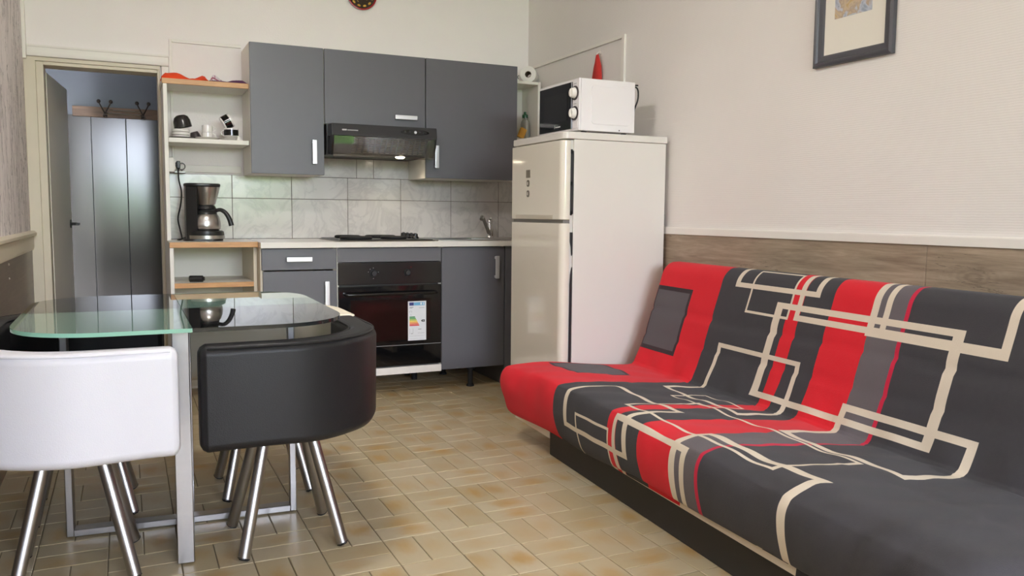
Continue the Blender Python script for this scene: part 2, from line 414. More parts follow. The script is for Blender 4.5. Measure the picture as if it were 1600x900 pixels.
# hall cupboard with glossy panels
m_closet = simple('glossy_grey_laminate', srgb(86, 82, 76), 0.15, vary=0.02, spec=0.7)
cl = thing('hall_cupboard', 'tall cupboard with glossy grey doors at the end of the hall', 'cupboard', (-0.6, HY1-0.03, 0))
obj('carcass', bxp(HX0+0.01, HX1-0.01, HY1-0.012, HY1-0.001, 0, 1.66), m_hallwall, cl)
for x0, x1 in ((-1.33, -0.82), (-0.817, -0.609), (-0.606, -0.39), (-0.387, 0.13)):
    obj('door_panel', bxp(x0, x1, HY1-0.03, HY1-0.012, 0.02, 1.655, 0.002), m_closet, cl)
# coat rack above it
rk = thing('coat_rack', 'brown wooden coat rack with double metal hooks in the hall', 'coat rack', (-0.62, HY1-0.03, 1.64))
obj('board', bxp(-0.925, -0.30, HY1-0.052, HY1-0.031, 1.645, 1.712, 0.004), m_rack, rk)
m_bronze = simple('dark_bronze', srgb(74, 62, 52), 0.35, metal=0.7)
for hx in (-0.73, -0.50):
    bm = B(); cyl(bm, (hx, HY1-0.052, 1.665), (hx, HY1-0.062, 1.665), 0.012, None, 14)
    for s in (-1, 1):
        tube(bm, catmull([(hx, HY1-0.06, 1.668), (hx+s*0.012, HY1-0.09, 1.69), (hx+s*0.035, HY1-0.11, 1.735)]), 0.004, 8)
        tube(bm, catmull([(hx, HY1-0.06, 1.66), (hx+s*0.008, HY1-0.085, 1.645), (hx+s*0.01, HY1-0.10, 1.655)]), 0.004, 8)
    hk = obj('hook', bm, m_bronze, rk)
    for s in (-1, 1):
        bm = B(); bmesh.ops.create_uvsphere(bm, u_segments=14, v_segments=10, radius=0.013, matrix=Matrix.Translation((hx+s*0.036, HY1-0.112, 1.742)))
        obj('knob', bm, m_bronze, hk)
for z in (1.693, 1.672):
    obj('hanging_rail', tube(B(), [(-0.725, HY1-0.072, z), (-0.505, HY1-0.072, z-0.004)], 0.0035, 8), m_chrome, rk)
# the window behind the camera: frame and open leaves
bm = B()
for x in (WX0, (WX0+WX1)/2-0.03, WX1-0.06): box(bm, x, x+0.06, YR-0.09, YR-0.03, WZ0, WZ1)
box(bm, WX0, WX1, YR-0.09, YR-0.03, WZ0, WZ0+0.06); box(bm, WX0, WX1, YR-0.09, YR-0.03, WZ1-0.06, WZ1)
struct('window_1', bm, m_white)
struct('terrace', bxp(-10, 10, -22, YR-T, -0.16, -0.06), simple('pale_paving', srgb(176, 170, 160), 0.8, vary=0.08))

# ------------------------------------------------------------------ floor tiles (basket weave, two tiles to a square)
TX0, TY0, TC, GAP = 0.262, -2.604, 0.1935, 0.003
def tile_bm(lx, ly):
    bm = B(); c = 0.0016
    a = [bm.verts.new(p) for p in ((-lx/2, -ly/2, -0.0024), (lx/2, -ly/2, -0.0024), (lx/2, ly/2, -0.0024), (-lx/2, ly/2, -0.0024))]
    m = [bm.verts.new(p) for p in ((-lx/2, -ly/2, -0.0012), (lx/2, -ly/2, -0.0012), (lx/2, ly/2, -0.0012), (-lx/2, ly/2, -0.0012))]
    t = [bm.verts.new(p) for p in ((-lx/2+c, -ly/2+c, 0), (lx/2-c, -ly/2+c, 0), (lx/2-c, ly/2-c, 0), (-lx/2+c, ly/2-c, 0))]
    bm.faces.new(t)
    for lo, hi in ((a, m), (m, t)):
        for k in range(4): bm.faces.new((lo[k], lo[(k+1) % 4], hi[(k+1) % 4], hi[k]))
    return bm
def add_uv(me, lx, ly, swap):
    uv = me.uv_layers.new(name='UVMap')
    for l in me.loops:
        co = me.vertices[l.vertex_index].co; u, v = co.x/lx+0.5, co.y/ly+0.5
        uv.data[l.index].uv = (v, u) if swap else (u, v)
Lx, Ly = TC-GAP, TC/2-GAP
tile_mesh = []
for lx, ly, sw in ((Lx, Ly, False), (Ly, Lx, True)):
    me = bpy.data.meshes.new('tile'); b_ = tile_bm(lx, ly); b_.to_mesh(me); b_.free(); add_uv(me, lx, ly, sw); me.materials.append(m_tile_one); tile_mesh.append(me)
def project(p):
    d = Vector(p)-CAMP; z = d.dot(_f)
    if z < 0.2: return None
    return 800+1278.82*d.dot(_r2)/z, 450-1278.82*d.dot(_u2)/z, z
cand, rest = [], []
for i in range(-9, 11):
    for j in range(-30, 23):
        for h in (0, 1):
            if (i+j) % 2: horiz, cx_, cy_ = True, TX0+(i+0.5)*TC, TY0+(j+0.25+0.5*h)*TC
            else: horiz, cx_, cy_ = False, TX0+(i+0.25+0.5*h)*TC, TY0+(j+0.5)*TC
            hx, hy = (Lx/2, Ly/2) if horiz else (Ly/2, Lx/2)
            x0, x1, y0, y1 = cx_-hx, cx_+hx, cy_-hy, cy_+hy
            X0, X1, Y0, Y1 = max(x0, XL), min(x1, XR), max(y0, YR), min(y1, 1.2 if cx_ < 0.1 else 0.0)
            if X1-X0 < 0.01 or Y1-Y0 < 0.01: continue
            pr = project((cx_, cy_, 0)); whole = abs((X1-X0)-(x1-x0)) < 1e-6 and abs((Y1-Y0)-(y1-y0)) < 1e-6
            hid = (cx_ > 0.99 and cy_ < -1.85) or cx_ > 1.3 or cy_ > -0.15 or cx_ < -1.0
            if pr and whole and not hid and -30 < pr[0] < 1630 and -30 < pr[1] < 925: cand.append((pr[2], horiz, cx_, cy_))
            else: rest.append((X0, X1, Y0, Y1, horiz))
cand.sort()
for d_, horiz, cx_, cy_ in cand[300:]:
    hx, hy = (Lx/2, Ly/2) if horiz else (Ly/2, Lx/2); rest.append((cx_-hx, cx_+hx, cy_-hy, cy_+hy, horiz))
for d_, horiz, cx_, cy_ in cand[:300]:
    o = bpy.data.objects.new('tile', tile_mesh[0 if horiz else 1]); COL.objects.link(o)
    o.parent = floor; o.location = Vector((cx_, cy_, random.uniform(-0.0004, 0.0004)))-floor.location
bm = B(); tint = bm.faces.layers.float.new('tint'); uvl = bm.loops.layers.uv.new('UVMap')
for X0, X1, Y0, Y1, horiz in rest:
    b_ = tile_bm(X1-X0, Y1-Y0); r_ = random.random(); mp = {}
    for v in b_.verts: mp[v] = bm.verts.new(v.co+Vector(((X0+X1)/2, (Y0+Y1)/2, 0)))
    for f in b_.faces:
        nf = bm.faces.new([mp[v] for v in f.verts]); nf[tint] = r_
        for l in nf.loops:
            u, v = (l.vert.co.x-X0)/(X1-X0), (l.vert.co.y-Y0)/(Y1-Y0); l[uvl].uv = (u, v) if horiz else (v, u)
    b_.free()
obj('more_tiles', bm, m_tile_join, floor, smooth=False, kind='stuff')

# ------------------------------------------------------------------ splashback tiles on the back wall
bm = None
tx = [-0.404+k*0.3387 for k in range(7)]+[1.835]
row3 = [0.0, 0.33, 0.668, 0.775, 1.11, 1.44, 1.835]
def wtile(x0, x1, z0, z1):
    g = 0.0015
    obj('tile', bxp(x0+g, x1-g, -0.007, 0.001, z0+g, z1-g, 0.0012, 1), m_marble, wall_back)
for z0, z1, xs in ((0.867, 1.1027, tx), (1.1027, 1.236, tx), (1.236, 1.47, row3)):
    for a, b in zip(xs, xs[1:]):
        if z0 > 1.23 and (a < 0.3 or a > 1.0): continue
        wtile(a, b, z0, z1)
bm = B(); box(bm, -0.404, 1.835, -0.0045, 0.0, 0.86, 1.236); box(bm, 0.33, 1.11, -0.0045, 0.0, 1.236, 1.47)
obj('grout', bm, simple('dark_joint', srgb(120, 112, 104), 0.9), wall_back)

# ================================================================== KITCHEN
def bar_handle(parent, horiz, cx_, y, cz_, L):
    """flat satin bar on two feet standing off the front at plane y"""
    bm = B(); h = L/2; w = 0.0125
    if horiz:
        box(bm, cx_-h, cx_+h, y-0.026, y-0.018, cz_-w, cz_+w, 0.0025)
        for s in (-1, 1): box(bm, cx_+s*h-s*0.004, cx_+s*h-s*0.018, y-0.02, y, cz_-w+0.002, cz_+w-0.002, 0.001, 1)
    else:
        box(bm, cx_-w, cx_+w, y-0.026, y-0.018, cz_-h, cz_+h, 0.0025)
        for s in (-1, 1): box(bm, cx_-w+0.002, cx_+w-0.002, y-0.02, y, cz_+s*h-s*0.004, cz_+s*h-s*0.018, 0.001, 1)
    return obj('handle', bm, m_handle, parent)
UB, UT, UF, UC = 1.234, 1.937, -0.338, -0.319
def wall_unit(name, label, x0, x1, zb, hx, hz, horiz):
    t = thing(name, label, 'cabinet', ((x0+x1)/2, UF, zb), group='graphite wall cabinets')
    bm = B()
    box(bm, x0+0.001, x0+0.018, UC, -0.0125, zb, UT); box(bm, x1-0.018, x1-0.001, UC, -0.0125, zb, UT)
    box(bm, x0+0.018, x1-0.018, UC, -0.0125, zb, zb+0.018); box(bm, x0+0.018, x1-0.018, UC, -0.0125, UT-0.018, UT)
    box(bm, x0+0.018, x1-0.018, -0.02, -0.0125, zb+0.018, UT-0.018)
    obj('body', bm, m_melamine, t)
    d = obj('door', bxp(x0+0.002, x1-0.002, UF, UC-0.001, zb+0.001, UT, 0.0012, 1), m_grey, t)
    bar_handle(d, horiz, hx, UF, hz, 0.134)
    return t
wall_unit('wall_cabinet', 'narrow tall grey wall cabinet beside the open cup shelves', 0.0, 0.4, UB, 0.341, 1.361, False)
wall_unit('wall_cabinet', 'short grey wall cabinet with a horizontal handle above the cooker hood', 0.402, 1.0, 1.522, 0.876, 1.581, True)
wall_unit('wall_cabinet', 'wide tall grey wall cabinet right of the cooker hood', 1.002, 1.605, UB, 1.066, 1.361, False)

# cooker hood
hd = thing('cooker_hood', 'black slimline cooker hood with glass visor under the short cabinet', 'cooker hood', (0.7, -0.3, 1.345))
HXa, HXb = 0.408, 0.994
bm = B()
prism(bm, [(-0.0125, 1.35), (-0.0125, 1.517), (-0.36, 1.517), (-0.36, 1.43), (-0.34, 1.35)], 'X', HXa, HXa+0.014)
prism(bm, [(-0.0125, 1.35), (-0.0125, 1.517), (-0.36, 1.517), (-0.36, 1.43), (-0.34, 1.35)], 'X', HXb-0.014, HXb)
box(bm, HXa+0.014, HXb-0.014, -0.36, -0.0125, 1.505, 1.517); box(bm, HXa+0.014, HXb-0.014, -0.03, -0.0125, 1.35, 1.505)
obj('body', bm, m_hood, hd)
FX0, FX1 = 0.415, 1.03
front = obj('front_panel', prism(B(), [(-0.345, 1.452), (-0.345, 1.517), (-0.452, 1.517), (-0.462, 1.452)], 'X', FX0, FX1, 0.003, 2), m_hood, hd)
# logo mark and control strip on the front panel
def fp(z): return -0.452-(1.517-z)/0.065*0.010-0.0015
bm = B(); prism(bm, [(x, z) for x, z in rrect(0.026, 0.008, 0.003, 4, 0.485, 1.483)], 'Y', fp(1.483)-0.001, fp(1.483)+0.002)
for k in range(9): box(bm, 0.502+k*0.0068, 0.507+k*0.0068, fp(1.482)-0.0006, fp(1.482)+0.002, 1.4795, 1.4845)
obj('logo_mark', bm, simple('pale_print', srgb(190, 190, 190), 0.5), front)
bm = B(); el = [(0.895+0.085*math.cos(2*PI*k/40), 1.487+0.016*math.sin(2*PI*k/40)) for k in range(40)]
prism(bm, el, 'Y', fp(1.487)-0.002, fp(1.487)+0.004)
cs = obj('control_strip', bm, m_black_gloss, front)
bm = B(); cyl(bm, (0.897, fp(1.487)-0.002, 1.487), (0.897, fp(1.487)-0.006, 1.487), 0.009, 0.008, 16, 0.001)
obj('button', bm, m_handle, cs)
for bx_ in (0.835, 0.862, 0.925, 0.945, 0.96):
    obj('button', prism(B(), rrect(0.009, 0.007, 0.002, 3, bx_, 1.488), 'Y', fp(1.488)-0.004, fp(1.488)), m_black, cs)
# sloping filter behind the visor: strip louvres with slots
def slope(y0, z0, y1, z1, u): return y0+(y1-y0)*u, z0+(z1-z0)*u
GY0, GZ0, GY1, GZ1 = -0.432, 1.448, -0.352, 1.356
ang = math.atan2(GZ1-GZ0, GY1-GY0)
bm = prism(B(), [(GY0, GZ0), (GY1, GZ1), (GY1+0.004, GZ1+0.0035), (GY0+0.004, GZ0+0.0035)], 'X', 0.43, 0.985)
flt = obj('filter', bm, m_black, hd)
bm = B()
for c_ in range(13):
    for r_ in range(8):
        y, z = slope(GY0, GZ0, GY1, GZ1, 0.1+r_*0.105); x = 0.545+c_*0.0335
        prism(bm, [(y-0.002, z-0.0015), (y+0.0005, z-0.0045), (y+0.003, z-0.002), (y, z+0.001)], 'X', x, x+0.023)
obj('slots', bm, simple('dull_aluminium', srgb(200, 196, 184), 0.5, metal=0.3), flt, kind='stuff')
bm = prism(B(), [(-0.352, 1.352), (-0.03, 1.352), (-0.03, 1.36), (-0.352, 1.36)], 'X', HXa+0.014, HXb-0.014)
obj('underside', bm, m_black, hd)
bm = prism(B(), [(-0.452, 1.451), (-0.448, 1.451), (-0.441, 1.36), (-0.436, 1.336), (-0.441, 1.334), (-0.446, 1.36)], 'X', 0.4275, 1.0135, 0.001, 1)
for v in bm.verts: v.co.y -= math.tan(math.radians(3.0))*(v.co.x-0.7)   # flap yawed so its left end catches the window's reflection
visor = obj('visor', bm, glass('smoked_glass', (0.8, 0.78, 0.72, 1)), hd)
for xx in (0.422, 1.020):
    bm = prism(B(), [(-0.462, 1.452), (-0.40, 1.452), (-0.36, 1.40), (-0.352, 1.356), (-0.40, 1.345), (-0.418, 1.345), (-0.452, 1.41)], 'X', xx-0.006, xx+0.006)
    obj('visor_cheek', bm, m_black, hd)
lmp = obj('lamp', lathe(B(), [(0, 0), (0.02, 0.0), (0.028, 0.006), (0.028, 0.01), (0, 0.01)], (0.845, -0.33, 1.343), (0, 0, 1), 20), emit('lamp_lens', (1.0, 0.86, 0.66, 1), 10.0), hd)
ld = bpy.data.lights.new('hood_bulb', 'SPOT'); ld.energy = 1.5; ld.color = (1.0, 0.82, 0.6); ld.shadow_soft_size = 0.03; ld.spot_size = math.radians(150); ld.spot_blend = 0.6
lo = bpy.data.objects.new('hood_bulb', ld); COL.objects.link(lo); lo.location = (0.845, -0.33, 1.334); lo.parent = None

# worktop with sink cut-out
CT, CB, CF = 0.866, 0.836, -0.632
SX0, SX1, SY0, SY1 = 1.04, 1.375, -0.50, -0.16
bm = B()
for a in ((0.0, SX0, CF, -0.008), (SX1, 1.836, CF, -0.008), (SX0, SX1, CF, SY0), (SX0, SX1, SY1, -0.008)): box(bm, *a, CB, CT)
tag(obj('worktop', bm, simple('white_laminate_worktop', srgb(228, 224, 216), 0.25, vary=0.03, scale=60)), 'long white laminate worktop over the grey base units', 'worktop')

BF, BC = -0.6126, -0.594
def carcass(t, x0, x1, zb, mat=m_melamine, back=True):
    bm = B()
    box(bm, x0+0.0005, x0+0.018, BC, -0.06, zb, CB-0.001); box(bm, x1-0.018, x1-0.0005, BC, -0.06, zb, CB-0.001)
    box(bm, x0+0.018, x1-0.018, BC, -0.06, zb, zb+0.018)
    box(bm, x0+0.018, x1-0.018, -0.066, -0.06, zb+0.018, CB-0.001)
    return obj('body', bm, mat, t)
du = thing('drawer_cabinet', 'narrow grey base cabinet with one drawer over a door', 'cabinet', (0.2, BF, 0.0))
carcass(du, 0.0, 0.4, 0.12, m_beige)
dr = obj('drawer', bxp(0.006, 0.397, BF, BC-0.001, 0.719, 0.831, 0.0012, 1), m_grey, du); bar_handle(dr, True, 0.197, BF, 0.775, 0.134)
dd = obj('door', bxp(0.012, 0.397, BF, BC-0.001, 0.124, 0.712, 0.0012, 1), m_grey, du); bar_handle(dd, False, 0.342, BF, 0.588, 0.134)
for x in (0.04, 0.36):
    for y in (-0.55, -0.12): obj('leg', cyl(B(), (x, y, 0), (x, y, 0.119), 0.018, None, 12), m_black_matte, du)
# oven housing
oh = thing('oven_cabinet', 'base cabinet housing the built-in oven with white bottom rail', 'cabinet', (0.7, BF, 0.0))
bm = B()
box(bm, 0.4005, 0.41, BC-0.012, -0.06, 0.118, CB-0.001); box(bm, 0.988, 0.9995, BC, -0.06, 0.118, CB-0.001)
box(bm, 0.41, 0.988, -0.066, -0.06, 0.118, CB-0.001); box(bm, 0.41, 0.988, BC, -0.066, 0.12, 0.136)
obj('body', bm, m_melamine, oh)
obj('bottom_rail', bxp(0.404, 0.997, BF-0.012, -0.55, 0.118, 0.158, 0.002), m_white, oh)
obj('filler_panel', bxp(0.403, 0.998, BF, BC-0.001, 0.754, 0.831, 0.0012, 1), m_grey, oh)
for x in (0.44, 0.96):
    for y in (-0.24, -0.10): obj("leg", cyl(B(), (x, y, 0), (x, y, 0.118), 0.018, None, 12), m_black_matte, oh)
ov = thing('oven', 'black built-in electric oven with an energy label on its glass door', 'oven', (0.7, BF, 0.16))
obj('housing', bxp(0.414, 0.986, BC, -0.08, 0.162, 0.748), m_black, ov)
m_ovenpanel = simple('black_oven_fascia', srgb(34, 33, 33), 0.14, vary=0.05)
pn = obj('control_panel', bxp(0.404, 0.997, BF-0.004, BC-0.001, 0.629, 0.7515, 0.003), m_ovenpanel, ov)
for kx in (0.600, 0.795):
    bm = B(); cyl(bm, (kx, BF-0.004, 0.692), (kx, BF-0.010, 0.692), 0.021, 0.020, 24, 0.001); cyl(bm, (kx, BF-0.010, 0.692), (kx, BF-0.026, 0.692), 0.0165, 0.015, 24, 0.002)
    box(bm, kx-0.002, kx+0.002, BF-0.0275, BF-0.012, 0.692, 0.707)
    obj('knob', bm, m_black, pn)
for a in (90, 128, 165, 12, -90):
    bm = B(); x, z = 0.600+0.029*math.cos(math.radians(a)), 0.692+0.029*math.sin(math.radians(a)); box(bm, x-0.0022, x+0.0022, BF-0.0046, BF-0.0035, z-0.0022, z+0.0022)
    obj('dial_mark', bm, simple('grey_print', srgb(150, 150, 150), 0.5), pn)
bm = B(); cyl(bm, (0.8165, BF-0.0035, 0.722), (0.8165, BF-0.0055, 0.722), 0.0032, None, 12)
obj('pilot_light', bm, simple('dark_red_lens', srgb(120, 30, 30), 0.2), pn)
dr_ = obj('door', bxp(0.404, 0.997, BF-0.006, BC-0.001, 0.164, 0.622, 0.004), m_black_gloss, ov)
obj('window', bxp(0.47, 0.93, BF-0.0075, BF-0.0055, 0.31, 0.545, 0.0005, 1), simple('brown_tinted_oven_glass', srgb(34, 22, 20), 0.06, spec=0.3), dr_)
obj('lower_band', bxp(0.404, 0.997, BF-0.0072, BF-0.0055, 0.281, 0.2835), simple('grey_print', srgb(150, 150, 150), 0.5), dr_)
bm = B(); tube(bm, catmull([(0.44, BF-0.006, 0.578), (0.445, BF-0.03, 0.578), (0.47, BF-0.04, 0.578), (0.70, BF-0.045, 0.578), (0.93, BF-0.04, 0.578), (0.955, BF-0.03, 0.578), (0.96, BF-0.006, 0.578)], 6), 0.0095, 12)
obj('handle', bm, m_black_gloss, dr_)
# energy label
EX0, EX1, EZ0, EZ1 = 0.797, 0.905, 0.305, 0.529; ey = BF-0.0082
el_ = obj('energy_label', bxp(EX0, EX1, ey-0.0006, ey+0.001, EZ0, EZ1), simple('label_paper', srgb(226, 228, 232), 0.5, vary=0.01), dr_)
def lab(name, x0, x1, z0, z1, c): obj(name, bxp(EX0+x0, EX0+x1, ey-0.0011, ey-0.0005, EZ1-z1, EZ1-z0), c, el_)
lab('eu_flag', 0.008, 0.034, 0.007, 0.025, simple('label_navy', srgb(40, 50, 120), 0.5))
lab('header_band', 0.035, 0.098, 0.007, 0.025, simple('label_blue', srgb(110, 176, 214), 0.5))
bm = B()
for x0, x1, z0, z1 in ((0.073, 0.082, 0.009, 0.022), (0.089, 0.093, 0.009, 0.022)): box(bm, EX0+x0, EX0+x1, ey-0.0014, ey-0.001, EZ1-z1, EZ1-z0)
obj('header_print', bm, simple('label_white', srgb(235, 238, 240), 0.5), el_)
for k, c in enumerate(((30, 130, 70), (70, 160, 60), (170, 190, 50), (236, 206, 40), (240, 160, 40), (228, 96, 40), (210, 44, 44))):
    z = EZ1-0.087-k*0.0079; w = 0.034+k*0.0042
    bm = prism(B(), [(EX0+0.009, z), (EX0+0.009+w-0.003, z), (EX0+0.009+w, z-0.0032), (EX0+0.009+w-0.003, z-0.0064), (EX0+0.009, z-0.0064)], 'Y', ey-0.0012, ey-0.0005)
    obj('energy_bar', bm, simple('label_bar_%d' % k, srgb(*c), 0.5), el_)
bm = prism(B(), [(EX0+0.077, EZ1-0.113), (EX0+0.084, EZ1-0.1065), (EX0+0.099, EZ1-0.1065), (EX0+0.099, EZ1-0.1195), (EX0+0.084, EZ1-0.1195)], 'Y', ey-0.0012, ey-0.0005)
obj('rating_arrow', bm, simple('label_black', srgb(26, 26, 28), 0.5), el_)
bm = B()
zc_ = EZ1-0.113; xc_ = EX0+0.090
for p0, p1 in (((xc_-0.003, zc_-0.004), (xc_, zc_+0.004)), ((xc_+0.003, zc_-0.004), (xc_, zc_+0.004)), ((xc_-0.0016, zc_-0.0012), (xc_+0.0016, zc_-0.0012))):
    dx, dz = p1[0]-p0[0], p1[1]-p0[1]; l_ = math.hypot(dx, dz); nx, nz = -dz/l_*0.0006, dx/l_*0.0006
    prism(bm, [(p0[0]+nx, p0[1]+nz), (p0[0]-nx, p0[1]-nz), (p1[0]-nx, p1[1]-nz), (p1[0]+nx, p1[1]+nz)], 'Y', ey-0.0016, ey-0.0011)
obj('rating_letter', bm, MATS['label_white'], el_)
bm = B()
for x0, x1, z0, z1 in ((0.009, 0.032, 0.033, 0.036), (0.008, 0.026, 0.039, 0.041), (0.065, 0.097, 0.038, 0.0395), (0.009, 0.022, 0.055, 0.0558), (0.009, 0.0098, 0.055, 0.066), (0.0212, 0.022, 0.055, 0.066), (0.015, 0.020, 0.077, 0.079), (0.060, 0.079, 0.159, 0.162), (0.009, 0.0098, 0.155, 0.186), (0.029, 0.0298, 0.155, 0.186), (0.018, 0.027, 0.183, 0.186), (0.058, 0.098, 0.182, 0.183), (0.009, 0.098, 0.198, 0.1986), (0.009, 0.098, 0.215, 0.2156)):
    box(bm, EX0+x0, EX0+x1, ey-0.0011, ey-0.0005, EZ1-z1, EZ1-z0)
obj('small_print', bm, simple('label_grey', srgb(120, 124, 130), 0.5), el_, kind='stuff')
# sink unit
su = thing('sink_cabinet', 'grey single-door base cabinet on black legs under the sink', 'cabinet', (1.2, BF, 0.0))
carcass(su, 1.0, 1.40, 0.122)
sd = obj('door', bxp(1.003, 1.397, BF, BC-0.001, 0.122, 0.831, 0.0012, 1), m_grey, su); bar_handle(sd, False, 1.343, BF, 0.712, 0.134)
for x, y in ((1.205, -0.555), (1.18, -0.16)):
    bm = B(); cyl(bm, (x, y, 0), (x, y, 0.012), 0.024, 0.022, 18, 0.002); cyl(bm, (x, y, 0.012), (x, y, 0.121), 0.0155, None, 16); cyl(bm, (x, y, 0.105), (x, y, 0.1215), 0.026, None, 16)
    obj('leg', bm, m_black_matte, su)
fpn = tag(obj('end_panel', bxp(1.403, 1.45, BF, -0.06, 0.0, 0.8345, 0.001, 1), m_grey), 'narrow dark grey end panel between sink cabinet and fridge', 'panel')
# sink and tap
sk = thing('sink', 'inset brushed steel sink with drainer at the right of the worktop', 'sink', (1.35, -0.35, CT))
bm = B()
for a in ((1.0, SX0, -0.565, -0.085), (SX1, 1.78, -0.565, -0.085), (SX0, SX1, -0.565, SY0), (SX0, SX1, SY1, -0.085)): box(bm, *a, CT, CT+0.005)
obj('rim', bm, m_steel, sk)
bm = B(); t_ = 0.002
box(bm, SX0+0.001, SX1-0.001, SY0+0.001, SY1-0.001, CT-0.15, CT-0.15+t_)
box(bm, SX0+0.001, SX0+0.001+t_, SY0+0.001, SY1-0.001, CT-0.148, CT+0.004); box(bm, SX1-0.001-t_, SX1-0.001, SY0+0.001, SY1-0.001, CT-0.148, CT+0.004)
box(bm, SX0+0.003, SX1-0.003, SY0+0.001, SY0+0.001+t_, CT-0.148, CT+0.004); box(bm, SX0+0.003, SX1-0.003, SY1-0.001-t_, SY1-0.001, CT-0.148, CT+0.004)
obj('basin', bm, m_steel, sk)
tp = thing('tap', 'chrome single-lever mixer tap behind the sink', 'tap', (1.517, -0.12, CT+0.005))
z0 = CT+0.005
bm = B(); lathe(bm, [(0, 0), (0.027, 0), (0.027, 0.006), (0.022, 0.012), (0.021, 0.085), (0.018, 0.092), (0, 0.094)], (1.517, -0.12, z0), (0, 0, 1), 22)
obj('body', bm, m_chrome, tp)
bm = B(); tube(bm, catmull([(1.512, -0.13, z0+0.022), (1.485, -0.16, z0+0.05), (1.44, -0.21, z0+0.105), (1.42, -0.235, z0+0.128), (1.408, -0.25, z0+0.132), (1.398, -0.262, z0+0.118)], 8), [0.014]*8+[0.0125]*8+[0.012]*8+[0.012]*8+[0.013]*9, 12)
obj('spout', bm, m_chrome, tp)
bm = B(); lathe(bm, [(0, 0), (0.021, 0), (0.0215, 0.012), (0.015, 0.026), (0, 0.03)], (1.517, -0.12, z0+0.0935), (0, 0, 1), 22); tube(bm, [(1.515, -0.125, z0+0.112), (1.508, -0.155, z0+0.122), (1.50, -0.175, z0+0.126)], [0.008, 0.006, 0.005], 10)
obj('lever', bm, m_chrome, tp)
# hob
hb = thing('hob', 'black electric hob with steel rim and four knobs on the worktop', 'hob', (0.7, -0.33, CT))
HZt = CT+0.006
bm = B(); box(bm, 0.418, 0.978, -0.575, -0.07, CT+0.0005, HZt, 0.003)
obj('tray', bm, m_hobmetal, hb)
obj('surface', bxp(0.43, 0.966, -0.565, -0.08, HZt, HZt+0.004, 0.002), m_black, hb)
for x, y, r in ((0.55, -0.44, 0.088), (0.77, -0.44, 0.072), (0.56, -0.2, 0.072), (0.76, -0.2, 0.088)):
    lathe_p = [(0, 0), (r, 0), (r+0.004, 0.005), (r+0.002, 0.013), (r-0.006, 0.016), (0, 0.015)]
    obj('hotplate', lathe(B(), lathe_p, (x, y, HZt+0.004), (0, 0, 1), 28), m_black_matte, hb)
for k in range(4):
    x, y = 0.915, -0.40+k*0.075
    bm = B(); lathe(bm, [(0, 0), (0.021, 0), (0.021, 0.008), (0.016, 0.012), (0.0145, 0.028), (0, 0.029)], (x, y, HZt+0.004), (0, 0, 1), 18); box(bm, x-0.003, x+0.003, y-0.016, y+0.016, HZt+0.028, HZt+0.036, 0.001)
    obj('knob', bm, m_black, hb)

# ------------------------------------------------------------------ open shelves left of the cabinets
us = thing('shelf_unit', 'white open wall shelves with an oak-edged top beside the doorway', 'shelves', (-0.215, -0.3, 1.39))
obj('side_panel', bxp(-0.432, -0.412, -0.30, -0.023, 0.868, 1.69, 0.001, 1), m_melamine, us)
ts = obj('shelf', bxp(-0.436, -0.001, -0.285, -0.0165, 1.691, 1.718), m_melamine, us)
obj('edge_band', bxp(-0.436, -0.001, -0.30, -0.2855, 1.691, 1.718, 0.001, 1), m_oak, ts)
obj('shelf', bxp(-0.411, -0.003, -0.29, -0.0165, 1.388, 1.412, 0.001, 1), m_melamine, us)
ls = thing('shelf_unit', 'white low open shelves with oak edges below the coffee maker', 'shelves', (-0.215, -0.5, 0))
obj('side_panel', bxp(-0.432, -0.413, -0.535, -0.023, 0.0, 0.838, 0.001, 1), m_melamine, ls)
obj('side_panel', bxp(-0.0195, -0.0015, -0.50, -0.02, 0.0, 0.838, 0.001, 1), m_beige, ls)
obj('back_panel', bxp(-0.413, -0.0195, -0.03, -0.0235, 0.02, 0.838), m_melamine, ls)
def low_shelf(x0, x1, z0, z1, yf):
    s = obj('shelf', bxp(x0, x1, yf+0.016, -0.031, z0, z1), m_melamine, ls)
    obj('edge_band', bxp(x0, x1, yf, yf+0.0155, z0, z1, 0.001, 1), m_oak, s)
low_shelf(-0.432, -0.0012, 0.8385, 0.866, -0.54)
low_shelf(-0.4125, -0.020, 0.628, 0.653, -0.50)
low_shelf(-0.4125, -0.020, 0.34, 0.365, -0.50)
# small corner shelf at the right of the wall cabinets
cs_ = thing('corner_shelf', 'narrow white corner shelf between wall cabinet and right wall', 'shelves', (1.72, -0.15, 1.49))
bm = B(); obj('side_panel', bxp(1.792, 1.812, -0.25, -0.008, 1.49, 1.868, 0.001, 1), m_melamine, cs_)
obj('shelf', bxp(1.608, 1.7915, -0.25, -0.016, 1.85, 1.868, 0.001, 1), m_melamine, cs_)
obj('shelf', bxp(1.608, 1.7915, -0.25, -0.016, 1.49, 1.508, 0.001, 1), m_melamine, cs_)
obj('back_panel', bxp(1.608, 1.812, -0.0155, -0.008, 1.508, 1.85), m_melamine, cs_)

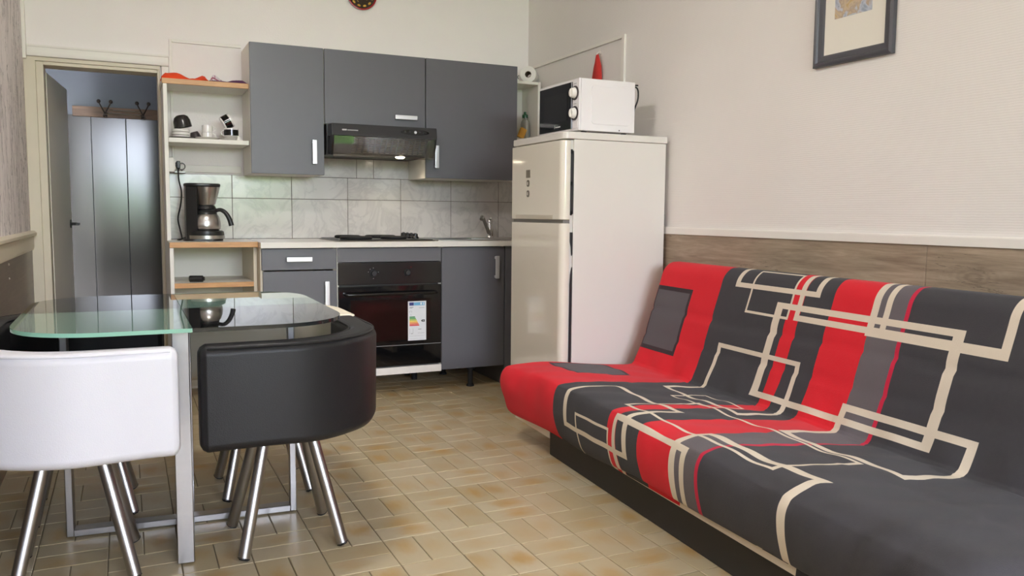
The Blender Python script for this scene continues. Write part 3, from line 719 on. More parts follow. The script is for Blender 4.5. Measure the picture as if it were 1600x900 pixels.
# ================================================================== APPLIANCES AND SMALL THINGS
# fridge freezer, doors facing the room, back to the right wall
fr = thing('fridge', 'tall white fridge freezer against the right wall beside the sofa', 'fridge', (1.53, -1.34, 0))
FYn, FYf, FXb = -1.62, -1.06, 1.815
obj('body', bxp(1.292, FXb, FYn, FYf, 0.03, 1.378, 0.004), m_white_enamel, fr)
bm = prism(B(), [(1.238, FYf-0.004), (1.238, FYn+0.04), (1.245, FYn+0.012), (1.262, FYn-0.003), (FXb+0.002, FYn-0.005), (FXb+0.002, FYf+0.004), (1.25, FYf+0.004)], 'Z', 1.3785, 1.412, 0.005, 2)
obj('top_cover', bm, m_white_enamel, fr)
obj('inner_frame', bxp(1.274, 1.2915, FYn+0.006, FYf-0.004, 0.05, 1.374, 0.001, 1), simple('pale_grey_gasket', srgb(206, 204, 198), 0.5), fr)
def fdoor(z0, z1):
    poly = [(1.262, FYn), (1.2735, FYn+0.004), (1.2735, FYf-0.002), (1.24, FYf-0.002), (1.228, FYf-0.012)]
    poly += [(1.228+0.028*(1-math.cos(a)), FYn+0.032-0.032*math.sin(a)) for a in [k*PI/2/8 for k in range(8)]]
    return prism(B(), poly, 'Z', z0, z1, 0.003, 2)
fd = obj('freezer_door', fdoor(0.999, 1.372), m_gloss_white, fr, angle=50)
ld_ = obj('fridge_door', fdoor(0.075, 0.983), m_gloss_white, fr, angle=50)
obj('door_gap', bxp(1.24, 1.2735, FYn+0.006, FYf-0.006, 0.984, 0.998), simple('grey_gap_strip', srgb(120, 118, 112), 0.4), fr)
m_slot = simple('black_recess', srgb(36, 36, 38), 0.4)
bm = prism(B(), [(x, z) for x, z in rrect(0.013, 0.30, 0.005, 4, 1.2832, 1.175)], 'Y', FYn+0.001, FYn+0.012)
for z in (1.03, 1.17, 1.32): box(bm, 1.276, 1.284, FYn+0.001, FYn+0.01, z-0.01, z+0.01)
obj('handle_recess', bm, m_slot, fd)
bm = prism(B(), [(1.2765, 0.94), (1.2895, 0.94), (1.2895, 0.835), (1.286, 0.828), (1.284, 0.835), (1.282, 0.87), (1.2765, 0.895)], 'Y', FYn+0.001, FYn+0.012)
obj('handle_recess', bm, m_slot, ld_)
bm = prism(B(), [(1.277, 0.10), (1.2895, 0.10), (1.2895, 0.775), (1.286, 0.768), (1.281, 0.74), (1.278, 0.69)], 'Y', FYn+0.001, FYn+0.012)
obj('handle_recess', bm, m_slot, ld_)
def emblem(z, w, h, r, m):
    return obj('emblem', prism(B(), rrect(w, h, r, 4, -1.262, z), 'X', 1.2262, 1.229), m, fd)
emblem(1.228, 0.045, 0.040, 0.003, simple('grey_badge', srgb(128, 120, 106), 0.3))
for z in (1.180, 1.128):
    e_ = emblem(z, 0.030, 0.034, 0.012, simple('dark_badge', srgb(110, 102, 90), 0.3))
    obj('badge_centre', prism(B(), rrect(0.012, 0.016, 0.005, 4, -1.259, z), 'X', 1.2252, 1.2265), simple('grey_badge_light', srgb(196, 190, 178), 0.3), e_)
obj('freezer_grip', bxp(1.2265, 1.2285, -1.53, FYf-0.06, 1.0, 1.021, 0.0008, 1), simple('shaded_grip_strip', srgb(192, 184, 168), 0.3), fd)
for x in (1.33, 1.78):
    for y in (FYn+0.04, FYf-0.04): obj('foot', cyl(B(), (x, y, 0), (x, y, 0.031), 0.018, None, 14), m_black_matte, fr)
obj('rear_clip', bxp(FXb, FXb+0.008, FYn+0.01, FYn+0.03, 0.975, 1.03, 0.002), m_black, fr)

# microwave
mw = thing('microwave', 'white microwave with black glass door standing on the fridge', 'microwave', (1.51, -1.35, 1.4125))
MX0, MX1, MYn, MYf, MZ0, MZ1 = 1.362, 1.668, -1.555, -1.142, 1.428, 1.676
obj('case', bxp(MX0, MX1, MYn, MYf, MZ0, MZ1, 0.004), m_mw_white, mw)
bm = prism(B(), rrect(0.225, 0.185, 0.022, 6, 1.53, 1.553), 'Y', MYn-0.0035, MYn+0.002, 0.0028, 2)
obj('side_embossing', bm, m_mw_white, mw)
bm = B(); cyl(bm, (1.578, MYn-0.0005, 1.437), (1.578, MYn-0.002, 1.437), 0.003, None, 10)
obj('screw', bm, m_black, mw)
obj('front_frame', bxp(1.350, MX0-0.0005, MYn, MYf, MZ0, MZ1, 0.003), m_mw_white, mw)
mdr = obj('door', bxp(1.346, 1.3498, -1.494, MYf-0.006, MZ0+0.012, MZ1-0.012, 0.002), m_black_gloss, mw)
obj('door_edge', bxp(1.3445, 1.3462, -1.4905, -1.487, MZ0+0.013, MZ1-0.013), m_handle, mdr)
obj('window', bxp(1.3452, 1.3465, -1.445, MYf-0.06, MZ0+0.055, MZ1-0.055), simple('smoked_window', srgb(30, 30, 31), 0.08), mdr)
bm = B()
prism(bm, [(-1.318, 1.453), (-1.316, 1.453), (-1.320, 1.470), (-1.322, 1.470)], 'X', 1.3452, 1.3465)
for k in range(6): box(bm, 1.3452, 1.3465, -1.326-k*0.009, -1.332-k*0.009, 1.457, 1.463)
obj('logo_mark', bm, simple('pale_print', srgb(190, 190, 190), 0.5), mdr)
for z in (1.608, 1.512):
    bm = B(); cyl(bm, (1.3498, -1.516, z), (1.347, -1.516, z), 0.034, None, 28)
    rg = obj('dial_ring', bm, simple('dark_brown_ring', srgb(62, 54, 56), 0.4), mw)
    bm = B(); cyl(bm, (1.347, -1.516, z), (1.325, -1.516, z), 0.0265, 0.022, 26, 0.003)
    box(bm, 1.321, 1.326, -1.5185, -1.5135, z-0.018, z+0.018, 0.001, 1)
    obj('knob', bm, m_white, rg)
    bm = B()
    for k in range(4): box(bm, 1.3492, 1.3503, -1.528+k*0.007, -1.524+k*0.007, z+0.043, z+0.046)
    obj('dial_print', bm, simple('grey_print', srgb(150, 150, 150), 0.5), mw)
obj('door_button', bxp(1.3475, 1.3502, -1.546, -1.500, MZ0+0.012, MZ0+0.045, 0.001, 1), m_mw_white, mw)
for x in (1.40, 1.63):
    for y in (MYn+0.04, MYf-0.04): obj('foot', cyl(B(), (x, y, 1.4125), (x, y, MZ0+0.001), 0.014, None, 12), m_black_matte, mw)
bm = B(); tube(bm, catmull([(1.664, -1.54, 1.655), (1.682, -1.545, 1.652), (1.69, -1.548, 1.63), (1.687, -1.548, 1.59), (1.672, -1.546, 1.55), (1.668, -1.546, 1.53)], 8), 0.0042, 8)
box(bm, 1.6685, 1.688, -1.552, -1.538, 1.660, 1.667, 0.002)
obj('power_cable', bm, m_black, mw)

# red towel on a hook, paper roll, packet, washing-up bottle, sponge
tw = thing('towel', 'red cloth hanging from a wall hook behind the microwave', 'towel', (1.815, -0.93, 1.5))
prof = [(1.93, 0.010), (1.90, 0.020), (1.86, 0.034), (1.80, 0.045), (1.72, 0.055), (1.60, 0.062), (1.50, 0.066)]
bm = B(); rings = []
for z, w in prof:
    ring = []
    for k in range(20):
        a = 2*PI*k/20; f = 1+0.22*math.sin(3*a+z*9)
        ring.append(bm.verts.new((1.820+min(0.012, w*0.4)*math.cos(a)*f, -0.93+w*math.sin(a)*f, z-0.004*math.sin(2*a))))
    rings.append(ring)
for a, b in zip(rings, rings[1:]):
    for k in range(20): bm.faces.new((a[k], b[k], b[(k+1) % 20], a[(k+1) % 20]))
bm.faces.new(rings[0]); bm.faces.new(list(reversed(rings[-1])))
obj('cloth', bm, m_red, tw)
bm = B(); cyl(bm, (XR-0.001, -0.93, 1.945), (XR-0.006, -0.93, 1.945), 0.016, None, 16); tube(bm, catmull([(XR-0.006, -0.93, 1.945), (XR-0.022, -0.93, 1.938), (XR-0.026, -0.93, 1.928), (XR-0.022, -0.93, 1.924)]), 0.003, 8)
tag(obj('wall_hook', bm, m_white), 'small white wall hook holding the red towel', 'hook')
ax = Vector((0.55, 0.83, 0)).normalized(); c0 = Vector((1.742, -0.205, 1.868+0.0525))
pr_ = thing('paper_roll', 'white kitchen paper roll lying on the corner shelf', 'paper roll', (1.76, -0.18, 1.868))
bm = lathe(B(), [(0.021, 0), (0.051, 0), (0.0525, 0.002), (0.0525, 0.118), (0.051, 0.12), (0.021, 0.12), (0.021, 0)], c0, ax, 32)
obj('paper', bm, m_paper, pr_)
bm = lathe(B(), [(0.0205, 0.001), (0.0185, 0.001), (0.0185, 0.119), (0.0205, 0.119), (0.0205, 0.001)], c0, ax, 28)
obj('core', bm, simple('grey_card', srgb(132, 116, 92), 0.9), pr_)
pk = obj('packet', bxp(1.635, 1.683, -0.20, -0.15, 1.8685, 1.925, 0.004), m_paper)
tag(pk, 'small white packet with black mark beside the paper roll', 'packet')
W[pk] = Matrix.Translation(pk.location)
bm = B(); tube(bm, [(1.678, -0.201, 1.910), (1.668, -0.201, 1.899), (1.676, -0.201, 1.885)], 0.0022, 6); tube(bm, [(1.668, -0.201, 1.899), (1.660, -0.201, 1.888)], 0.002, 6)
obj('mark', bm, m_black, pk)
bt = thing('soap_bottle', 'clear washing-up liquid bottle with green cap on the corner shelf', 'bottle', (1.755, -0.14, 1.5085))
bm = lathe(B(), [(0, 0), (0.034, 0.0), (0.038, 0.006), (0.038, 0.075), (0.040, 0.10), (0.036, 0.118), (0.020, 0.132), (0.013, 0.136), (0.013, 0.142), (0, 0.142)], (1.755, -0.14, 1.509), (0, 0, 1), 24, 1.0, 0.62)
obj('body', bm, simple('translucent_grey_plastic', srgb(158, 158, 148), 0.15), bt)
bm = lathe(B(), [(0, 0), (0.019, 0), (0.019, 0.018), (0.015, 0.022), (0.008, 0.026), (0.008, 0.038), (0, 0.04)], (1.755, -0.14, 1.651), (0, 0, 1), 20)
obj('cap', bm, m_green, bt)
bm = prism(B(), rrect(0.05, 0.055, 0.008, 4, 1.752, 1.552), 'Y', -0.1655, -0.150)
obj('label', bm, m_blue_lbl, bt)
bm = box(B(), 1.668, 1.712, -0.215, -0.19, 1.5085, 1.575, 0.006); rot(bm, math.radians(24), 'Y', (1.69, -0.2, 1.5085))
mn = min(v.co.z for v in bm.verts); bmesh.ops.translate(bm, verts=bm.verts, vec=(0, 0, 1.5085-mn))
sg = obj('sponge', bm, m_yellow); tag(sg, 'yellow sponge leaning beside the washing-up bottle', 'sponge')

# coffee maker
cm = thing('coffee_maker', 'black and steel filter coffee maker with thermos jug', 'coffee maker', (-0.25, -0.30, CT))
cx_, cy_ = -0.238, -0.31
bm = B(); prism(bm, rrect(0.20, 0.17, 0.06, 8, -0.252, -0.30), 'Z', CT, CT+0.012, 0.002, 1)
lathe(bm, [(0, 0.012), (0.088, 0.012), (0.094, 0.032), (0.092, 0.05), (0.082, 0.056), (0, 0.056)], (cx_, cy_, CT), (0, 0, 1), 36)
obj('base', bm, m_black, cm)
bm = lathe(B(), [(0.0935, 0.012), (0.0962, 0.012), (0.0968, 0.030), (0.0945, 0.0305)], (cx_, cy_, CT), (0, 0, 1), 40)
obj('base_ring', bm, m_steel, cm)
bm = prism(B(), [(-0.338, -0.345), (-0.285, -0.375), (-0.262, -0.30), (-0.262, -0.22), (-0.338, -0.22)], 'Z', CT+0.004, CT+0.298, 0.008, 2)
obj('water_tank', bm, m_black, cm)
bm = lathe(B(), [(0, 0.192), (0.046, 0.192), (0.052, 0.198), (0.068, 0.255), (0.076, 0.288), (0, 0.288)], (cx_, cy_, CT), (0, 0, 1), 36)
obj('filter_holder', bm, m_steel, cm)
bm = prism(B(), rrect(0.185, 0.165, 0.07, 10, -0.252, -0.30), 'Z', CT+0.2885, CT+0.307, 0.006, 2)
obj('lid', bm, m_black, cm)
bm = lathe(B(), [(0, 0.165), (0.050, 0.165), (0.056, 0.172), (0.050, 0.188), (0.044, 0.1915), (0, 0.1915)], (cx_, cy_, CT), (0, 0, 1), 32)
obj('drip_collar', bm, m_black, cm)
jug = obj('jug', lathe(B(), [(0, 0.0565), (0.066, 0.0565), (0.075, 0.066), (0.078, 0.085), (0.075, 0.112), (0.067, 0.134), (0.06, 0.142), (0, 0.142)], (cx_, cy_, CT), (0, 0, 1), 40), m_steel, cm)
bm = lathe(B(), [(0, 0.1425), (0.060, 0.1425), (0.057, 0.156), (0.047, 0.1645), (0, 0.1645)], (cx_, cy_, CT), (0, 0, 1), 32)
obj('jug_lid', bm, m_black, jug)
bm = B(); pts = catmull([(cx_+0.045, cy_-0.01, CT+0.160), (cx_+0.075, cy_-0.02, CT+0.167), (cx_+0.10, cy_-0.03, CT+0.150), (cx_+0.118, cy_-0.035, CT+0.118), (cx_+0.128, cy_-0.038, CT+0.082)], 6)
tube(bm, pts, [0.010+0.004*k/len(pts) for k in range(len(pts))], 10)
obj('jug_handle', bm, m_black, jug)
bm = tube(B(), catmull([(-0.356, -0.10, 1.265), (-0.356, -0.11, 1.20), (-0.345, -0.13, 1.13), (-0.352, -0.15, 1.06), (-0.368, -0.16, 0.985), (-0.358, -0.16, 0.92), (-0.352, -0.18, 0.876), (-0.375, -0.22, 0.872), (-0.365, -0.26, 0.872), (-0.335, -0.27, 0.885)], 8), 0.0042, 8)
obj('power_cable', bm, m_black, cm)
bm = B(); box(bm, -0.366, -0.346, -0.118, -0.085, 1.258, 1.300, 0.005); box(bm, -0.372, -0.366, -0.110, -0.094, 1.268, 1.292, 0.002)
obj('plug', bm, m_black, cm)
so = thing('wall_socket', 'white surface socket on the shelf side panel above the coffee maker', 'socket', (-0.39, -0.1, 1.24))
obj('housing', bxp(-0.4115, -0.378, -0.145, -0.06, 1.238, 1.318, 0.004), m_white, so)
obj('face', bxp(-0.3785, -0.3725, -0.13, -0.075, 1.250, 1.306, 0.002), m_white, so)
bm = B(); box(bm, -0.3765, -0.318, -0.10, -0.0145, 1.236, 1.2445, 0.001, 1)
ring = [(-0.335+0.018*math.cos(2*PI*k/20), -0.04, 1.275+0.018*math.sin(2*PI*k/20)) for k in range(21)]
tube(bm, ring, 0.0028, 8, cap=False); tube(bm, [(-0.335, -0.04, 1.257), (-0.335, -0.04, 1.244)], 0.003, 8)
tag(obj('metal_bracket', bm, simple('grey_metal', srgb(140, 138, 134), 0.35, metal=0.6)), 'small grey metal bracket with a ring behind the plug', 'bracket')

# crockery on the open shelf
SH = 1.4125
def saucer(name, label, x, y, z, r, m, h=0.014, cat='saucer', group=None):
    bm = lathe(B(), [(0, 0.004), (r*0.55, 0.004), (r*0.97, h), (r, h-0.0015), (r*0.62, 0.0), (0, 0.0)], (x, y, z), (0, 0, 1), 32)
    return tag(obj(name, bm, m), label, cat, group)
def cup_prof(r0, r1, h, t=0.0035):
    return [(0, 0), (r0, 0), (r0+(r1-r0)*0.5, h*0.35), (r1, h), (r1-t, h), (r0+(r1-r0)*0.5-t, h*0.38), (r0-t, t), (0, t)]
def handle_loop(bm, c, d, r, tr=0.0035):
    c = Vector(c); d = Vector(d).normalized()
    pts = [c+d*(r*1.15*math.sin(a)+0.0)+Vector((0, 0, r*math.cos(a))) for a in [PI*k/10 for k in range(11)]]
    tube(bm, pts, tr, 8)
saucer('plate', 'dark grey plate under the stacked white cups at the shelf left end', -0.340, -0.165, SH, 0.066, m_greycer, 0.012, 'plate')
zc = SH+0.0045
for k in range(3):
    bm = lathe(B(), [(0, 0), (0.040, 0), (0.0455, 0.004), (0.0455, 0.013), (0.043, 0.0165), (0.041, 0.0165), (0.041, 0.0045), (0, 0.0045)], (-0.342, -0.165, zc+0.017*k), (0, 0, 1), 32)
    tag(obj('dish', bm, m_ceramic), 'low white dish, %s of the stack of three at the shelf left end' % ('lowest', 'middle', 'topmost')[k], 'dish', 'stacked white dishes')
bm = lathe(B(), [(0, 0), (0.022, 0), (0.036, 0.010), (0.044, 0.030), (0.0465, 0.066), (0.0435, 0.066), (0.041, 0.031), (0.033, 0.013), (0, 0.004)], (0, 0, 0), (0, 0, 1), 32)
bmesh.ops.rotate(bm, verts=bm.verts, cent=(0, 0, 0), matrix=Matrix.Rotation(PI-0.20, 3, 'Y'))
mn = min(v.co.z for v in bm.verts); bmesh.ops.translate(bm, verts=bm.verts, vec=(-0.342, -0.165, zc+0.051-mn+0.001))
bowl = tag(obj('bowl', bm, m_darkcer), 'charcoal striped bowl upside down on the white dish stack', 'bowl')
bm = lathe(B(), cup_prof(0.020, 0.032, 0.045), (0, 0, 0), (0, 0, 1), 28)
bmesh.ops.rotate(bm, verts=bm.verts, cent=(0, 0, 0), matrix=Matrix.Rotation(PI-0.30, 3, 'Y'))
mn = min(v.co.z for v in bm.verts); bmesh.ops.translate(bm, verts=bm.verts, vec=(-0.268, -0.068, SH-mn))
tag(obj('bowl', bm, simple('dark_grey_ceramic', srgb(72, 66, 66), 0.3)), 'small dark grey bowl behind the white mugs', 'bowl')
saucer('saucer', 'white saucer under the two stacked mugs in the middle', -0.208, -0.19, SH, 0.065, m_ceramic)
for k in range(2):
    z = SH+0.0045+k*0.0385
    t_ = thing('mug', 'small straight white mug, %s one of the pair stacked on the saucer' % ('lower', 'upper')[k], 'mug', (-0.208, -0.19, z), group='stacked white mugs')
    obj('body', lathe(B(), [(0, 0), (0.0265, 0), (0.028, 0.002), (0.028, 0.0375), (0.0255, 0.0375), (0.0255, 0.003), (0, 0.003)], (-0.208, -0.19, z), (0, 0, 1), 30), m_ceramic, t_)
    bm = B(); handle_loop(bm, (-0.181, -0.195, z+0.019), (1, -0.15, 0), 0.013, 0.0035); obj('handle', bm, m_ceramic, t_)
for k in range(2):
    saucer('saucer', 'white saucer, %s of the two under the black and white cups' % ('lower', 'upper')[k], -0.088+0.003*k, -0.19, SH+k*0.0155, 0.050-0.004*k, m_ceramic)
def bw_cup(label, loc, tilt, hd):
    t_ = thing('cup', label, 'cup', loc, group='black and white cups')
    def place(bm):
        bmesh.ops.rotate(bm, verts=bm.verts, cent=(0, 0, 0), matrix=Matrix.Rotation(tilt, 3, 'Y')); return bm
    obj('body', place(lathe(B(), [(0, 0), (0.036, 0), (0.0385, 0.003), (0.0385, 0.05), (0.036, 0.05), (0.036, 0.004), (0, 0.004)], (0, 0, 0), (0, 0, 1), 30)), m_ceramic, t_, local=True)
    obj('black_band', place(lathe(B(), [(0.0383, 0.006), (0.0393, 0.006), (0.0393, 0.042), (0.0383, 0.042)], (0, 0, 0), (0, 0, 1), 30)), m_black_gloss, t_, local=True)
    bm = B(); handle_loop(bm, (hd*0.038, -0.004, 0.025), (hd, -0.1, 0), 0.013); obj('handle', place(bm), m_ceramic, t_, local=True)
bw_cup('black banded white cup standing upright on the saucers', (-0.084, -0.19, SH+0.020), 0.0, -1)
bw_cup('black banded white cup lying tilted on top of another cup', (-0.128, -0.19, SH+0.0925), math.radians(60), 1)
bm = lathe(B(), [(0, 0), (0.014, 0), (0.013, 0.008), (0.009, 0.018), (0.011, 0.024), (0, 0.026)], (-0.052, -0.262, SH), (0, 0, 1), 20)
tag(obj('egg_cup', bm, m_ceramic), 'tiny white egg cup at the front right of the cup shelf', 'cup')
bm = cyl(B(), (-0.335, -0.42, 0.671), (-0.268, -0.44, 0.671), 0.017, None, 22, 0.003)
bm2 = cyl(bm, (-0.268, -0.44, 0.671), (-0.262, -0.442, 0.671), 0.010, None, 16)
tag(obj('small_tin', bm, m_black), 'small black cylinder lying on the lower oak edged shelf', 'tin')

# folded cloths on top of the shelves
def cloth(name, label, x0, x1, y0, y1, z, h, m, seed, droop=0.0):
    rnd = random.Random(seed); nx, ny = 18, 8; bm = B(); top = []; bot = []
    ph = [rnd.uniform(0, 6) for _ in range(4)]
    for i in range(nx+1):
        rt, rb = [], []
        for j in range(ny+1):
            u, v = i/nx, j/ny; x = x0+(x1-x0)*u; y = y0+(y1-y0)*v
            hh = h*(0.55+0.22*math.sin(5*u+ph[0])+0.16*math.sin(11*u+4*v+ph[1])+0.12*math.sin(7*v+ph[2]))
            e = min(1, 9*min(u, 1-u)+0.25)*min(1, 6*min(v, 1-v)+0.35)
            zz = z+max(0.004, hh*e)
            rt.append(bm.verts.new((x+0.004*math.sin(9*v+ph[3]), y+0.004*math.sin(8*u+ph[1]), zz))); rb.append(bm.verts.new((x, y, z+0.0005)))
        top.append(rt); bot.append(rb)
    for i in range(nx):
        for j in range(ny):
            bm.faces.new((top[i][j], top[i+1][j], top[i+1][j+1], top[i][j+1])); bm.faces.new((bot[i][j], bot[i][j+1], bot[i+1][j+1], bot[i+1][j]))
    for i in range(nx):
        bm.faces.new((bot[i][0], bot[i+1][0], top[i+1][0], top[i][0])); bm.faces.new((top[i][ny], top[i+1][ny], bot[i+1][ny], bot[i][ny]))
    for j in range(ny):
        bm.faces.new((top[0][j], top[0][j+1], bot[0][j+1], bot[0][j])); bm.faces.new((bot[nx][j], bot[nx][j+1], top[nx][j+1], top[nx][j]))
    return tag(obj(name, bm, m, smooth=True, angle=70), label, 'cloth')
cloth('folded_cloth', 'crumpled bright orange cloth on the oak topped shelf', -0.434, -0.205, -0.292, -0.10, 1.7185, 0.048, m_orange, 3)
cloth('folded_cloth', 'folded dark purple cloth on the oak topped shelf', -0.200, -0.006, -0.285, -0.17, 1.7185, 0.021, m_purple, 5)
m_checked = NT('white_checked_cotton'); v_ = m_checked.coords('Object', (1, 1, 1)); ck = m_checked.n('ShaderNodeTexBrick'); m_checked.link(v_, ck.inputs[0])
ck.inputs['Color1'].default_value = srgb(226, 218, 220); ck.inputs['Color2'].default_value = srgb(220, 210, 214); ck.inputs['Mortar'].default_value = srgb(170, 96, 120); ck.inputs['Scale'].default_value = 16; ck.inputs['Mortar Size'].default_value = 0.03
m_checked.set(ck.outputs[0], 0.9)
cloth('folded_cloth', 'white cloth with pink stripes behind the purple cloth', -0.185, -0.006, -0.162, -0.05, 1.7185, 0.055, m_checked.m, 8)

# ================================================================== DINING TABLE AND CHAIRS
TXc, TYc, THX, THY, TZ = -0.475, -2.19, 0.447, 0.487, 0.712
tb = thing('dining_table', 'square glass dining table with black and mint quarters on crossed steel frames', 'table', (TXc, TYc, 0))
m_mint = simple('mint_backed_glass', srgb(100, 128, 116), 0.02, vary=0.01, spec=0.6)
m_blackglass = simple('black_backed_glass', srgb(18, 19, 20), 0.015, vary=0.02, spec=0.6)
m_glassedge = simple('green_glass_edge', srgb(140, 190, 170), 0.1, vary=0.03)
m_darkedge = simple('dark_glass_edge', srgb(36, 40, 40), 0.1, vary=0.03)
def quarter(sx, sy, top, edge, nm):
    R_, g = 0.24, 0.0006; pts = [(g, g), (THX, g)]
    for k in range(13):
        a = PI/2*k/12; ex = 2/2.2
        pts.append((THX-R_+R_*math.cos(a)**ex, THY-R_+R_*math.sin(a)**ex))
    pts.append((g, THY))
    pts = [(TXc+sx*x, TYc+sy*y) for x, y in pts]
    bm = prism(B(), pts, 'Z', TZ-0.011, TZ)
    rot(bm, math.radians(0.27), 'X', (TXc, TYc, TZ))
    for f in bm.faces: f.material_index = 0 if abs(f.normal.z) > 0.5 else 1
    bm.normal_update()
    for f in bm.faces: f.material_index = 0 if abs(f.normal.z) > 0.5 else 1
    return obj('glass_panel', bm, [top, edge], tb, label=nm)
quarter(-1, -1, m_mint, m_glassedge, 'mint green glass quarter'); quarter(1, -1, m_blackglass, m_darkedge, 'black glass quarter')
quarter(-1, 1, m_blackglass, m_darkedge, 'black glass quarter'); quarter(1, 1, m_mint, m_glassedge, 'mint green glass quarter')
FW, FT, FH = 0.023, 0.021, 0.35
def frame_part(ang, split):
    bm = B(); zt = TZ-0.014
    for s in (-1, 1):
        box(bm, s*FH, s*(FH-FT), -FW, FW, 0.004, zt, 0.002, 1)
        a, b = (s*(FH-FT), s*(FW+0.001)) if split else (s*(FH-FT), 0.0)
        box(bm, a, b, -FW, FW, 0.004, 0.004+FT, 0.0015, 1); box(bm, a, b, -FW, FW, zt-FT, zt, 0.0015, 1)
    bmesh.ops.rotate(bm, verts=bm.verts, cent=(0, 0, 0), matrix=Matrix.Rotation(ang, 3, 'Z'))
    fr_ = obj('leg_frame', bm, m_tube, tb, local=True)
    for s in (-1, 1):
        bm = cyl(B(), (s*(FH-0.03), 0, 0), (s*(FH-0.03), 0, 0.0042), 0.014, None, 12)
        bmesh.ops.rotate(bm, verts=bm.verts, cent=(0, 0, 0), matrix=Matrix.Rotation(ang, 3, 'Z'))
        obj('foot_pad', bm, m_black_matte, fr_, local=True)
frame_part(math.radians(-4), False); frame_part(math.radians(86), True)

CR, CTH, CARM, CZ0, CZ1 = 0.338, 0.088, 0.20, 0.372, 0.665
def chair(label, loc, rotz, lm, grp):
    t = thing('dining_chair', label, 'chair', loc, rotz, grp)
    Rm = CR-CTH/2; path = []
    for k in range(6): path.append((Vector((-CARM+CARM*k/6, -Rm, 0)), Vector((1, 0, 0))))
    for k in range(17):
        a = -PI/2+PI/2*k/16; path.append((Vector((Rm*math.cos(a), Rm*math.sin(a), 0)), Vector((-math.sin(a), math.cos(a), 0))))
    for k in range(1, 7): path.append((Vector((Rm, CARM*k/6, 0)), Vector((0, 1, 0))))
    sec = rrect(CTH, CZ1-CZ0, 0.026, 5); zc = (CZ0+CZ1)/2
    bm = B(); rings = []; n_ = len(path)
    ins = {0: [(0.0, 0.022), (-0.006, 0.010), (-0.018, 0.002)], n_-1: [(0.018, 0.002), (0.006, 0.010), (0.0, 0.022)]}
    def ring(p, d, off, shrink):
        nrm = Vector((d.y, -d.x, 0)); out = []
        for u, w in sec:
            su = u*(1-shrink/(CTH/2)); sw = w*(1-shrink/((CZ1-CZ0)/2))
            bow = 0.006*(1-(2*w/(CZ1-CZ0))**2)*(1 if u > 0 else -1)
            wob = 0.0022*math.sin(p.x*31+p.y*23+w*9)
            out.append(bm.verts.new(p+d*off+nrm*(su+bow+wob)+Vector((0, 0, zc+sw+0.004*math.sin(p.x*11-p.y*9)*(1 if w < 0 else 0.15)))))
        return out
    for i, (p, d) in enumerate(path):
        if i == 0:
            for off, sh in ((-0.020, 0.018), (-0.014, 0.007), (-0.004, 0.001)): rings.append(ring(p, d, off, sh))
        rings.append(ring(p, d, 0, 0))
        if i == n_-1:
            for off, sh in ((0.004, 0.001), (0.014, 0.007), (0.020, 0.018)): rings.append(ring(p, d, off, sh))
    m_ = len(sec)
    for a, b in zip(rings, rings[1:]):
        for k in range(m_): bm.faces.new((a[k], a[(k+1) % m_], b[(k+1) % m_], b[k]))
    bm.faces.new(list(reversed(rings[0]))); bm.faces.new(rings[-1])
    bmesh.ops.recalc_face_normals(bm, faces=bm.faces)
    sh_ = obj('backrest', bm, lm, t, local=True, angle=60)
    bm = B()
    for side in (1, -1):
        pts = [p+Vector((d.y, -d.x, 0))*(side*(CTH/2-0.006))+Vector((0, 0, CZ1-0.0055)) for p, d in path]
        tube(bm, pts, 0.0035, 6)
    for i in (0, n_-1):
        p, d = path[i]; s_ = -1 if i == 0 else 1; nrm = Vector((d.y, -d.x, 0))
        tube(bm, [p+d*(s_*0.008)+nrm*(CTH/2-0.006)+Vector((0, 0, z)) for z in (CZ0+0.03, zc, CZ1-0.02)], 0.0032, 6)
    obj('piping', bm, lm, sh_, local=True)
    Ri = CR-CTH-0.012
    pts = [(-CARM+0.03, -Ri)]+[(Ri*math.cos(-PI/2+PI/2*k/10), Ri*math.sin(-PI/2+PI/2*k/10)) for k in range(11)]+[(Ri, CARM-0.055), (0.06, CARM-0.055), (-0.06, 0.09), (-CARM+0.03, -0.06)]
    obj('seat', prism(B(), pts, 'Z', 0.392, 0.455, 0.018, 3), lm, t, local=True)
    lc = Vector((0.045, -0.045, 0))
    obj('seat_plate', bxp(lc.x-0.11, lc.x+0.11, lc.y-0.11, lc.y+0.11, 0.380, 0.3915, 0.002), m_black, t, local=True)
    for sx in (-1, 1):
        for sy in (-1, 1):
            f0 = lc+Vector((sx*0.148, sy*0.148, 0.0)); f1 = lc+Vector((sx*0.062, sy*0.062, 0.3805)); d = (f1-f0)
            lg = obj('leg', cyl(B(), f0+d*0.03, f1, 0.0175, None, 20), m_tube, t, local=True)
            tip = f0+Vector((0, 0, 0.0055))
            obj('foot_cap', cyl(B(), tip, f0+d*0.034, 0.0145, 0.0185, 18, 0.003), m_black_matte, lg, local=True)
    return t
chair('white leatherette dining chair at the left front of the table', (-0.735, -2.40, 0), -PI/2, m_white_leather, 'curved corner chairs round the glass table')
chair('black leatherette dining chair at the right front of the table', (-0.245, -2.40, 0), 0.0, m_black_leather, 'curved corner chairs round the glass table')
chair('white leatherette dining chair behind the table, on the kitchen side', (-0.235, -1.955, 0), PI/2, m_cream_leather, 'curved corner chairs round the glass table')
chair('black leatherette dining chair behind the table, by the left wall', (-0.735, -1.955, 0), PI, m_black_leather, 'curved corner chairs round the glass table')

